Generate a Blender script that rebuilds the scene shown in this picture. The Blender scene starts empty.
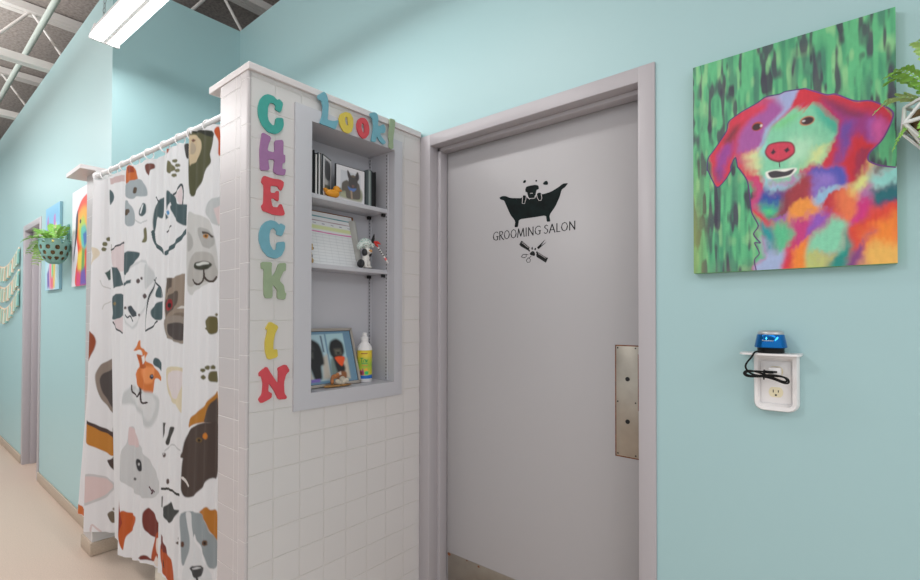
import bpy, bmesh, math, random
import numpy as np
from mathutils import Vector, Matrix
from mathutils.geometry import tessellate_polygon
# lamp and fill powers, sky strength, exposure
PW = (10, 80, 62, 50, 24, 13, .95, -0.05)
LETTERS = {'C1': ('teal',[(0.9411,2.1052),(0.9126,2.1046),(0.8886,2.1258),(0.8759,2.1557),(0.8745,2.1852),(0.8821,2.2141),(0.8958,2.234),(0.9117,2.2441),(0.934,2.2443),(0.9493,2.2342),(0.9568,2.2418),(0.9737,2.2308),(0.9634,2.1915),(0.9396,2.1973),(0.9437,2.2102),(0.9342,2.2174),(0.9199,2.2149),(0.9128,2.1961),(0.9114,2.1632),(0.9164,2.1457),(0.9306,2.134),(0.9408,2.1398),(0.9436,2.1665),(0.9732,2.1751),(0.9763,2.1487),(0.968,2.1267),(0.9555,2.1133)],[]),'H': ('purple',[(0.8919,2.0987),(0.9269,2.089),(0.9169,2.0633),(0.9111,2.0351),(0.9407,2.036),(0.9384,2.0808),(0.9754,2.0939),(0.9741,2.0369),(0.9826,2.0383),(0.9823,2.0088),(0.9717,2.005),(0.9702,1.9825),(0.9859,1.985),(0.9818,1.9605),(0.9503,1.9565),(0.9346,1.9645),(0.9409,2.0102),(0.9141,2.0054),(0.9208,1.9659),(0.885,1.9568),(0.8836,1.9941),(0.8822,2.0312),(0.887,2.0702)],[]),'E': ('red',[(0.8997,1.9416),(0.9299,1.938),(0.9629,1.9406),(0.9777,1.9348),(0.9765,1.919),(0.9674,1.8996),(0.959,1.9037),(0.9527,1.914),(0.924,1.91),(0.9242,1.8841),(0.9425,1.8861),(0.9486,1.8958),(0.9582,1.8958),(0.9572,1.8581),(0.9447,1.8604),(0.9385,1.8662),(0.9255,1.8626),(0.9326,1.8333),(0.9552,1.8353),(0.9614,1.8488),(0.9698,1.8487),(0.9827,1.8166),(0.9764,1.8078),(0.943,1.8043),(0.9146,1.8092),(0.8946,1.8135),(0.8898,1.8296),(0.8984,1.8405),(0.9,1.905),(0.8892,1.9159),(0.8919,1.9297)],[]),'C2': ('blue',[(0.9462,1.6427),(0.9156,1.6483),(0.8936,1.6706),(0.8817,1.7011),(0.8815,1.7272),(0.8891,1.7545),(0.9048,1.7737),(0.9248,1.7836),(0.9473,1.7813),(0.9598,1.7704),(0.9669,1.778),(0.9864,1.7692),(0.9706,1.7281),(0.9476,1.734),(0.9496,1.7458),(0.9372,1.7568),(0.9251,1.7482),(0.9204,1.7247),(0.9234,1.6947),(0.9357,1.6739),(0.948,1.6764),(0.9499,1.7046),(0.9834,1.7113),(0.9835,1.684),(0.9689,1.6553)],[]),'K': ('green',[(0.89,1.6266),(0.9327,1.6295),(0.9301,1.6015),(0.9315,1.5741),(0.9465,1.5931),(0.9587,1.6275),(0.989,1.6313),(0.9875,1.6019),(0.9786,1.5993),(0.9612,1.5633),(0.9802,1.5468),(0.9846,1.5198),(0.991,1.5161),(0.9848,1.4917),(0.9533,1.4955),(0.9539,1.5282),(0.9386,1.5447),(0.9345,1.5426),(0.9348,1.4969),(0.9027,1.4959),(0.9003,1.5578),(0.902,1.6012),(0.891,1.6015)],[]),'I': ('yellow',[(0.9245,1.4121),(0.9602,1.3926),(0.9459,1.3653),(0.9399,1.3387),(0.9389,1.3063),(0.9554,1.3082),(0.9576,1.2785),(0.9182,1.2708),(0.908,1.3023),(0.9066,1.3362),(0.9174,1.3792),(0.9074,1.3843)],[]),'N': ('red',[(0.9143,1.2482),(0.9285,1.2236),(0.9587,1.1787),(0.9601,1.2227),(0.9571,1.2384),(0.9906,1.2501),(1.0066,1.2246),(0.9908,1.2104),(0.9825,1.1801),(0.9849,1.1411),(0.9956,1.1262),(0.9914,1.1189),(0.9599,1.121),(0.9453,1.1534),(0.9227,1.1863),(0.9197,1.1564),(0.9351,1.147),(0.9332,1.1302),(0.8935,1.1155),(0.8828,1.131),(0.8972,1.1478),(0.9008,1.1848),(0.894,1.2135),(0.885,1.2144),(0.8849,1.2274)],[])}
LOOK = {'L': ('blue',[(1.111,2.2999),(1.1152,2.3088),(1.1301,2.3216),(1.1409,2.3303),(1.151,2.3252),(1.1586,2.3109),(1.1632,2.2861),(1.1612,2.2514),(1.1569,2.2218),(1.1881,2.2258),(1.2132,2.2393),(1.2028,2.2112),(1.1951,2.1936),(1.1659,2.1962),(1.1222,2.1961),(1.1264,2.2122),(1.1328,2.2273),(1.137,2.2623),(1.1303,2.2899),(1.1153,2.2903)],[]),'o1': ('yellow',[(1.2463,2.2831),(1.2711,2.2853),(1.2855,2.2676),(1.2871,2.2388),(1.2786,2.2099),(1.2609,2.1959),(1.2363,2.1974),(1.2189,2.2181),(1.212,2.2416),(1.2221,2.2677)],[[(1.2444,2.2605),(1.2556,2.2652),(1.2606,2.2482),(1.2607,2.2279),(1.2515,2.2291),(1.2431,2.2427)]]),'o2': ('red',[(1.3281,2.2851),(1.3515,2.2888),(1.3659,2.2763),(1.3742,2.2523),(1.3709,2.2249),(1.3543,2.2032),(1.3379,2.1966),(1.3192,2.2062),(1.3076,2.225),(1.3038,2.2461),(1.311,2.2705)],[[(1.3328,2.2654),(1.3446,2.2604),(1.347,2.2405),(1.3448,2.2211),(1.3354,2.2258),(1.3283,2.2461)]]),'k': ('blue',[(1.3753,2.319),(1.402,2.3326),(1.4178,2.3289),(1.4244,2.3098),(1.421,2.2779),(1.432,2.2793),(1.4547,2.2959),(1.4676,2.2803),(1.4625,2.2573),(1.4347,2.2491),(1.4398,2.237),(1.4704,2.2165),(1.4551,2.2025),(1.4374,2.2093),(1.4148,2.2299),(1.41,2.2017),(1.3831,2.198),(1.3878,2.2222),(1.3936,2.2467),(1.3964,2.2704),(1.3933,2.2962),(1.3802,2.3054)],[]),'bang': ('green',[(1.4907,2.3338),(1.5251,2.3366),(1.5225,2.3007),(1.5147,2.2585),(1.5122,2.234),(1.515,2.2029),(1.4992,2.1927),(1.486,2.203),(1.4911,2.2281),(1.4833,2.2417),(1.4909,2.2872)],[])}
DECAL = {'tub': [(-1.2836,1.9742),(-1.2668,1.9785),(-1.2486,1.9756),(-1.2229,1.963),(-1.1652,1.9528),(-1.1554,1.9638),(-1.1432,1.9619),(-1.1311,1.9454),(-1.0929,1.9416),(-1.0835,1.9627),(-1.0695,1.9624),(-1.0602,1.9528),(-1.0191,1.9571),(-0.9834,1.9703),(-0.9615,1.9824),(-0.9377,1.9802),(-0.9507,1.9667),(-0.968,1.9578),(-0.9768,1.9296),(-0.9967,1.8929),(-1.0259,1.8589),(-1.0201,1.8321),(-1.0373,1.8322),(-1.0418,1.861),(-1.1071,1.8602),(-1.1776,1.8609),(-1.1826,1.827),(-1.2011,1.8283),(-1.1961,1.8547),(-1.2229,1.8871),(-1.246,1.9331),(-1.2564,1.9561),(-1.2773,1.9645)],'head': [(-1.1447,1.9892),(-1.1383,1.9998),(-1.1166,2.0003),(-1.0929,2.0003),(-1.0778,1.9936),(-1.0764,1.9779),(-1.0882,1.9778),(-1.0929,1.956),(-1.0953,1.9428),(-1.1239,1.9452),(-1.132,1.9601),(-1.1349,1.9751),(-1.1432,1.9765)],'drops': [[(-1.1579,2.0229),(-1.1481,2.0316),(-1.1398,2.0268),(-1.1432,2.0182),(-1.153,2.0174)],[(-1.0952,2.0159),(-1.0896,2.0219),(-1.0835,2.0167),(-1.0882,2.011)],[(-1.0579,1.9971),(-1.0509,2.0052),(-1.0395,2.0089),(-1.0317,2.0006),(-1.0317,1.9898),(-1.0463,1.9911)]],'white': [[(-1.1613,1.9543),(-1.1579,1.9642)],[(-1.1579,1.96),(-1.1603,1.929),(-1.1481,1.9259),(-1.1417,1.9429),(-1.1383,1.959)],[(-1.135,1.9606),(-1.1301,1.9494),(-1.1215,1.9415),(-1.1191,1.9444),(-1.0976,1.9423),(-1.0929,1.9539)],[(-1.0882,1.9614),(-1.0835,1.9422),(-1.0765,1.9297),(-1.0648,1.9279),(-1.0611,1.9387),(-1.0648,1.9556)],[(-1.1191,1.9672),(-1.1062,1.9651)]],'combs': [[(-1.1759,1.7489),(-1.1645,1.7646),(-1.1561,1.7605),(-1.1227,1.7335),(-1.1255,1.7243),(-1.131,1.7191),(-1.1674,1.7399)],[(-1.0901,1.6977),(-1.082,1.7074),(-1.0318,1.6792),(-1.0422,1.6592),(-1.0874,1.6872)]],'teeth': [[(-1.1617,1.7562),(-1.1282,1.7302)],[(-1.1572,1.7591),(-1.1238,1.7336)],[(-1.0793,1.7015),(-1.0422,1.6777)],[(-1.0755,1.7045),(-1.036,1.6795)]],'blades': [[(-1.0857,1.7278),(-1.0448,1.7589),(-1.0782,1.7201)],[(-1.0847,1.7244),(-1.037,1.7488),(-1.0766,1.7209)]],'paw': [[(-1.1255,1.7015),(-1.1118,1.7146),(-1.102,1.7137),(-1.0944,1.7028),(-1.0965,1.6912),(-1.1107,1.6956)],[(-1.1145,1.728),(-1.1079,1.7345),(-1.1052,1.7216),(-1.1118,1.7193)],[(-1.0998,1.7211),(-1.0944,1.7286),(-1.089,1.7234),(-1.0944,1.7145)],[(-1.131,1.72),(-1.1238,1.7241),(-1.12,1.7153),(-1.1255,1.7119)],[(-1.0911,1.7081),(-1.0847,1.7137),(-1.082,1.7055),(-1.0879,1.6999)]],'rings': [[(-1.1645,1.6941),(-1.1561,1.704),(-1.1404,1.7027),(-1.1393,1.6922),(-1.1516,1.6883),(-1.1645,1.6932)],[(-1.1283,1.6866),(-1.1173,1.6786),(-1.1216,1.6671),(-1.1338,1.667),(-1.1393,1.6769),(-1.131,1.6858)],[(-1.1404,1.7027),(-1.1283,1.6998)],[(-1.1255,1.6854),(-1.1145,1.6926)]],'text': [(-1.3211,1.7791),(-0.9028,1.7853),(-1.3211,1.8193),(-0.9027,1.8212)]}
PAINTING = [('f',(196,72,110),[(0.606,0.234),(0.514,0.226),(0.479,0.231),(0.411,0.229),(0.361,0.248),(0.279,0.271),(0.21,0.302),(0.194,0.347),(0.128,0.417),(0.089,0.456),(0.083,0.509),(0.088,0.514),(0.116,0.567),(0.143,0.6),(0.187,0.572),(0.219,0.532),(0.22,0.511),(0.246,0.475),(0.257,0.521),(0.262,0.525),(0.308,0.588),(0.323,0.659),(0.333,0.737),(0.367,0.8),(0.342,0.837),(0.377,0.878),(0.347,0.876),(0.372,0.924),(0.346,0.953),(0.356,1.038),(0.79,1.023),(1.016,1.025),(1.02,0.622),(0.993,0.627),(0.929,0.61),(0.886,0.585),(0.89,0.555),(0.937,0.517),(0.965,0.477),(0.988,0.422),(0.969,0.392),(0.9,0.348),(0.828,0.333),(0.746,0.288),(0.703,0.279)],0.003),('f',(205,45,70),[(0.279,0.271),(0.21,0.302),(0.194,0.347),(0.128,0.417),(0.089,0.456),(0.083,0.509),(0.116,0.613),(0.149,0.599),(0.219,0.529),(0.246,0.475),(0.263,0.412),(0.309,0.368),(0.361,0.274)],0.008),('f',(150,60,150),[(0.22,0.405),(0.166,0.432),(0.122,0.497),(0.138,0.544),(0.188,0.506),(0.225,0.459)],0.02),('f',(120,40,60),[(0.258,0.333),(0.221,0.352),(0.183,0.399),(0.204,0.411),(0.247,0.374)],0.02),('f',(120,55,120),[(0.105,0.498),(0.149,0.513),(0.138,0.547),(0.116,0.526)],0.02),('f',(165,85,160),[(0.361,0.266),(0.31,0.325),(0.257,0.394),(0.267,0.448),(0.35,0.444),(0.41,0.403),(0.478,0.331),(0.507,0.279),(0.44,0.256)],0.02),('f',(210,50,80),[(0.401,0.261),(0.341,0.262),(0.279,0.284),(0.268,0.317),(0.34,0.305),(0.391,0.289)],0.02),('f',(160,172,214),[(0.411,0.229),(0.479,0.231),(0.563,0.228),(0.563,0.265),(0.516,0.314),(0.439,0.383),(0.36,0.454),(0.339,0.451),(0.429,0.364),(0.488,0.3),(0.45,0.25)],0.012),('f',(130,206,168),[(0.563,0.298),(0.516,0.33),(0.439,0.391),(0.37,0.456),(0.329,0.475),(0.339,0.554),(0.349,0.55),(0.383,0.615),(0.437,0.647),(0.532,0.654),(0.597,0.634),(0.585,0.608),(0.63,0.582),(0.666,0.592),(0.701,0.525),(0.723,0.458),(0.738,0.397),(0.694,0.349),(0.624,0.311),(0.587,0.328),(0.551,0.304)],0.008),('f',(225,225,160),[(0.314,0.464),(0.349,0.461),(0.359,0.531),(0.339,0.554),(0.319,0.508)],0.025),('f',(150,215,215),[(0.429,0.389),(0.38,0.44),(0.37,0.482),(0.409,0.505),(0.4,0.435)],0.02),('f',(120,205,140),[(0.525,0.34),(0.478,0.365),(0.449,0.385),(0.478,0.398),(0.544,0.369),(0.572,0.341)],0.02),('f',(60,175,150),[(0.624,0.315),(0.668,0.332),(0.736,0.397),(0.723,0.442),(0.685,0.403),(0.641,0.338)],0.015),('f',(175,225,190),[(0.541,0.426),(0.614,0.438),(0.649,0.477),(0.613,0.536),(0.549,0.559)],0.03),('f',(215,225,150),[(0.649,0.501),(0.697,0.509),(0.666,0.576),(0.612,0.584)],0.025),('f',(150,205,225),[(0.379,0.58),(0.381,0.614),(0.437,0.647),(0.532,0.652),(0.588,0.632),(0.57,0.614),(0.485,0.628),(0.418,0.615)],0.012),('f',(190,130,190),[(0.408,0.584),(0.437,0.613),(0.504,0.622),(0.56,0.596),(0.56,0.613),(0.504,0.634),(0.428,0.622)],0.01),('f',(205,42,62),[(0.57,0.232),(0.615,0.237),(0.703,0.283),(0.746,0.29),(0.828,0.335),(0.9,0.35),(0.969,0.394),(0.986,0.422),(0.965,0.477),(0.937,0.517),(0.898,0.549),(0.882,0.577),(0.87,0.613),(0.87,0.6),(0.842,0.627),(0.801,0.652),(0.781,0.626),(0.752,0.583),(0.743,0.555),(0.709,0.582),(0.674,0.585),(0.701,0.533),(0.723,0.458),(0.738,0.397),(0.702,0.366),(0.668,0.324),(0.624,0.311),(0.587,0.344),(0.606,0.311),(0.569,0.328),(0.583,0.302),(0.532,0.304),(0.551,0.263)],0.004),('f',(158,48,130),[(0.677,0.302),(0.795,0.361),(0.938,0.42),(0.957,0.439),(0.953,0.483),(0.907,0.505),(0.819,0.49),(0.76,0.542),(0.735,0.562),(0.727,0.482),(0.745,0.406),(0.736,0.381)],0.02),('f',(110,70,165),[(0.744,0.43),(0.795,0.416),(0.819,0.436),(0.786,0.492),(0.777,0.561),(0.744,0.54)],0.022),('f',(165,90,185),[(0.891,0.434),(0.915,0.43),(0.907,0.482),(0.883,0.501)],0.02),('f',(212,90,165),[(0.93,0.433),(0.957,0.446),(0.949,0.489),(0.907,0.512),(0.907,0.467)],0.02),('f',(208,36,52),[(0.802,0.51),(0.891,0.51),(0.898,0.549),(0.874,0.591),(0.866,0.627),(0.809,0.643),(0.785,0.608),(0.794,0.548)],0.018),('f',(120,36,70),[(0.677,0.289),(0.762,0.339),(0.86,0.397),(0.82,0.397),(0.737,0.349)],0.02),('f',(120,40,90),[(0.838,0.555),(0.859,0.542),(0.85,0.602),(0.83,0.63)],0.02),('f',(170,90,160),[(0.965,0.485),(0.953,0.513),(0.898,0.549),(0.886,0.585),(0.874,0.591),(0.883,0.546),(0.93,0.501)],0.012),('f',(216,52,68),[(0.257,0.52),(0.298,0.534),(0.354,0.577),(0.373,0.639),(0.368,0.749),(0.407,0.795),(0.451,0.816),(0.431,0.823),(0.446,0.837),(0.407,0.829),(0.362,0.8),(0.333,0.737),(0.323,0.659),(0.308,0.588)],0.008),('f',(190,70,140),[(0.318,0.572),(0.354,0.611),(0.368,0.681),(0.353,0.731),(0.333,0.694),(0.326,0.633)],0.02),('f',(44,80,165),[(0.373,0.626),(0.447,0.653),(0.504,0.659),(0.494,0.703),(0.408,0.698),(0.373,0.686)],0.015),('f',(38,160,150),[(0.383,0.691),(0.475,0.701),(0.485,0.744),(0.436,0.781),(0.397,0.769),(0.378,0.725)],0.02),('f',(90,205,130),[(0.402,0.727),(0.446,0.723),(0.456,0.77),(0.407,0.774)],0.02),('f',(112,46,66),[(0.504,0.667),(0.578,0.639),(0.596,0.707),(0.559,0.76),(0.494,0.786),(0.485,0.711)],0.02),('f',(185,60,60),[(0.532,0.658),(0.597,0.634),(0.632,0.679),(0.614,0.757),(0.559,0.752)],0.025),('f',(62,150,120),[(0.407,0.774),(0.446,0.765),(0.503,0.787),(0.484,0.802),(0.436,0.798)],0.02),('f',(244,150,80),[(0.546,0.717),(0.578,0.713),(0.614,0.757),(0.613,0.806),(0.559,0.801),(0.522,0.818),(0.531,0.765)],0.012),('f',(150,80,180),[(0.446,0.799),(0.503,0.779),(0.531,0.798),(0.503,0.808),(0.484,0.823),(0.475,0.803)],0.01),('f',(86,190,140),[(0.446,0.832),(0.484,0.811),(0.559,0.817),(0.521,0.88),(0.445,0.933),(0.436,0.873)],0.02),('f',(30,150,155),[(0.357,0.812),(0.436,0.832),(0.445,0.874),(0.416,0.914),(0.377,0.886),(0.352,0.838)],0.018),('f',(160,178,215),[(0.352,0.885),(0.387,0.895),(0.483,0.918),(0.473,1.009),(0.351,1.013),(0.346,0.953),(0.372,0.924)],0.02),('f',(200,46,110),[(0.595,0.804),(0.54,0.84),(0.502,0.895),(0.454,1.008),(0.539,1.037),(0.63,1.0),(0.666,0.89)],0.02),('f',(215,50,60),[(0.502,0.903),(0.54,0.906),(0.529,1.036),(0.444,1.033)],0.025),('f',(236,130,45),[(0.544,0.939),(0.585,0.909),(0.639,0.944),(0.638,1.04),(0.539,1.037)],0.025),('f',(82,86,186),[(0.621,0.613),(0.692,0.59),(0.752,0.579),(0.793,0.655),(0.742,0.684),(0.638,0.703),(0.617,0.652)],0.015),('f',(150,120,205),[(0.639,0.639),(0.692,0.622),(0.708,0.68),(0.638,0.703)],0.03),('f',(148,190,222),[(0.647,0.708),(0.784,0.666),(0.734,0.722),(0.69,0.757),(0.656,0.765),(0.638,0.727)],0.012),('f',(162,52,64),[(0.52,0.64),(0.612,0.636),(0.625,0.686),(0.584,0.754),(0.52,0.764)],0.025),('f',(238,150,62),[(0.584,0.722),(0.629,0.71),(0.664,0.762),(0.682,0.778),(0.611,0.765),(0.57,0.802),(0.547,0.791),(0.528,0.814),(0.519,0.772)],0.01),('f',(192,42,62),[(0.664,0.758),(0.686,0.737),(0.712,0.716),(0.751,0.693),(0.784,0.728),(0.758,0.788),(0.708,0.784)],0.008),('f',(232,118,72),[(0.742,0.692),(0.793,0.674),(0.837,0.711),(0.825,0.763),(0.791,0.822),(0.75,0.81),(0.733,0.754)],0.025),('f',(246,170,90),[(0.784,0.658),(0.842,0.673),(0.841,0.711),(0.792,0.69)],0.02),('f',(222,226,140),[(0.809,0.657),(0.87,0.608),(0.906,0.621),(0.881,0.67),(0.841,0.688)],0.02),('f',(150,222,215),[(0.898,0.612),(1.019,0.63),(1.019,0.703),(0.905,0.681)],0.02),('f',(20,105,115),[(0.897,0.688),(1.019,0.696),(1.018,0.78),(0.935,0.771),(0.897,0.733)],0.018),('f',(50,60,110),[(0.904,0.745),(1.018,0.758),(1.018,0.78),(0.935,0.773)],0.015),('f',(180,120,180),[(0.849,0.682),(0.897,0.665),(0.897,0.718),(0.857,0.736)],0.025),('f',(205,42,125),[(0.825,0.732),(0.889,0.717),(0.892,0.763),(0.872,0.799),(0.799,0.842),(0.8,0.792)],0.018),('f',(218,66,46),[(0.889,0.77),(1.018,0.787),(1.017,0.879),(0.872,0.897),(0.799,0.923),(0.799,0.853),(0.856,0.812)],0.025),('f',(238,132,42),[(0.888,0.853),(1.018,0.842),(1.016,0.967),(0.871,0.95),(0.864,0.897)],0.035),('f',(232,180,88),[(0.863,0.958),(0.91,0.938),(1.017,0.945),(1.016,1.033),(0.862,1.026)],0.03),('f',(120,60,130),[(0.815,0.924),(0.855,0.911),(0.858,1.026),(0.802,1.023)],0.018),('f',(22,138,128),[(0.719,0.933),(0.757,0.905),(0.791,0.853),(0.799,0.931),(0.804,1.024),(0.714,1.02)],0.018),('f',(130,208,172),[(0.637,0.888),(0.707,0.814),(0.783,0.829),(0.774,0.875),(0.732,0.934),(0.645,0.977),(0.614,0.951)],0.025),('f',(142,84,186),[(0.611,0.769),(0.699,0.788),(0.664,0.842),(0.619,0.887),(0.583,0.892),(0.597,0.828)],0.018),('f',(196,52,124),[(0.519,0.814),(0.565,0.809),(0.602,0.784),(0.592,0.869),(0.546,0.922),(0.518,0.921)],0.018),('f',(238,134,45),[(0.518,0.921),(0.601,0.902),(0.591,1.014),(0.518,1.011)],0.018),('f',(186,196,116),[(0.61,0.959),(0.715,0.957),(0.718,1.02),(0.605,1.015)],0.02),('s',(70,50,110),[(0.606,0.234),(0.514,0.226),(0.479,0.231),(0.411,0.229),(0.361,0.248),(0.279,0.271),(0.21,0.302),(0.194,0.347),(0.128,0.417),(0.089,0.456),(0.083,0.509),(0.088,0.514),(0.116,0.567),(0.143,0.6),(0.187,0.572),(0.219,0.532),(0.22,0.511),(0.246,0.475),(0.257,0.521),(0.262,0.525),(0.308,0.588),(0.323,0.659),(0.333,0.737),(0.367,0.8),(0.342,0.837),(0.377,0.878)],0.0055),('s',(110,60,130),[(0.606,0.234),(0.703,0.281),(0.746,0.288),(0.828,0.333),(0.9,0.348),(0.969,0.392),(0.988,0.422),(0.965,0.477),(0.937,0.517),(0.89,0.555),(0.886,0.585),(0.929,0.61),(0.993,0.627)],0.006),('s',(90,50,110),[(0.262,0.525),(0.308,0.588),(0.323,0.659),(0.333,0.737),(0.367,0.8),(0.342,0.837),(0.377,0.878),(0.347,0.876),(0.372,0.924),(0.346,0.953),(0.356,1.004)],0.005),('e',(185,75,60),(0.365,0.352),0.03,0.028,0.004),('e',(60,32,36),(0.362,0.354),0.024,0.021,0.004),('e',(225,215,215),(0.386,0.353),0.006,0.008,0.004),('e',(190,130,100),(0.614,0.374),0.036,0.027,0.004),('e',(62,36,42),(0.616,0.374),0.029,0.021,0.004),('e',(220,215,215),(0.598,0.372),0.007,0.005,0.004),('f',(240,240,232),[(0.407,0.567),(0.438,0.561),(0.486,0.563),(0.556,0.567),(0.561,0.58),(0.523,0.601),(0.457,0.6),(0.418,0.594)],0.006),('f',(60,55,62),[(0.42,0.57),(0.457,0.565),(0.505,0.576),(0.551,0.57),(0.533,0.592),(0.495,0.597),(0.438,0.595)],0.004),('f',(120,35,55),[(0.404,0.47),(0.424,0.444),(0.477,0.44),(0.534,0.451),(0.554,0.473),(0.554,0.502),(0.524,0.522),(0.477,0.532),(0.433,0.515),(0.409,0.492)],0.004),('f',(206,58,84),[(0.411,0.471),(0.429,0.448),(0.477,0.446),(0.529,0.455),(0.548,0.476),(0.547,0.499),(0.519,0.515),(0.477,0.523),(0.438,0.509),(0.417,0.489)],0.005),('f',(60,30,50),[(0.434,0.483),(0.448,0.467),(0.46,0.483),(0.446,0.492)],0.004),('f',(60,30,50),[(0.501,0.481),(0.52,0.472),(0.529,0.486),(0.513,0.495)],0.004),('s',(70,50,60),[(0.477,0.53),(0.48,0.553)],0.004)]
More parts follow.
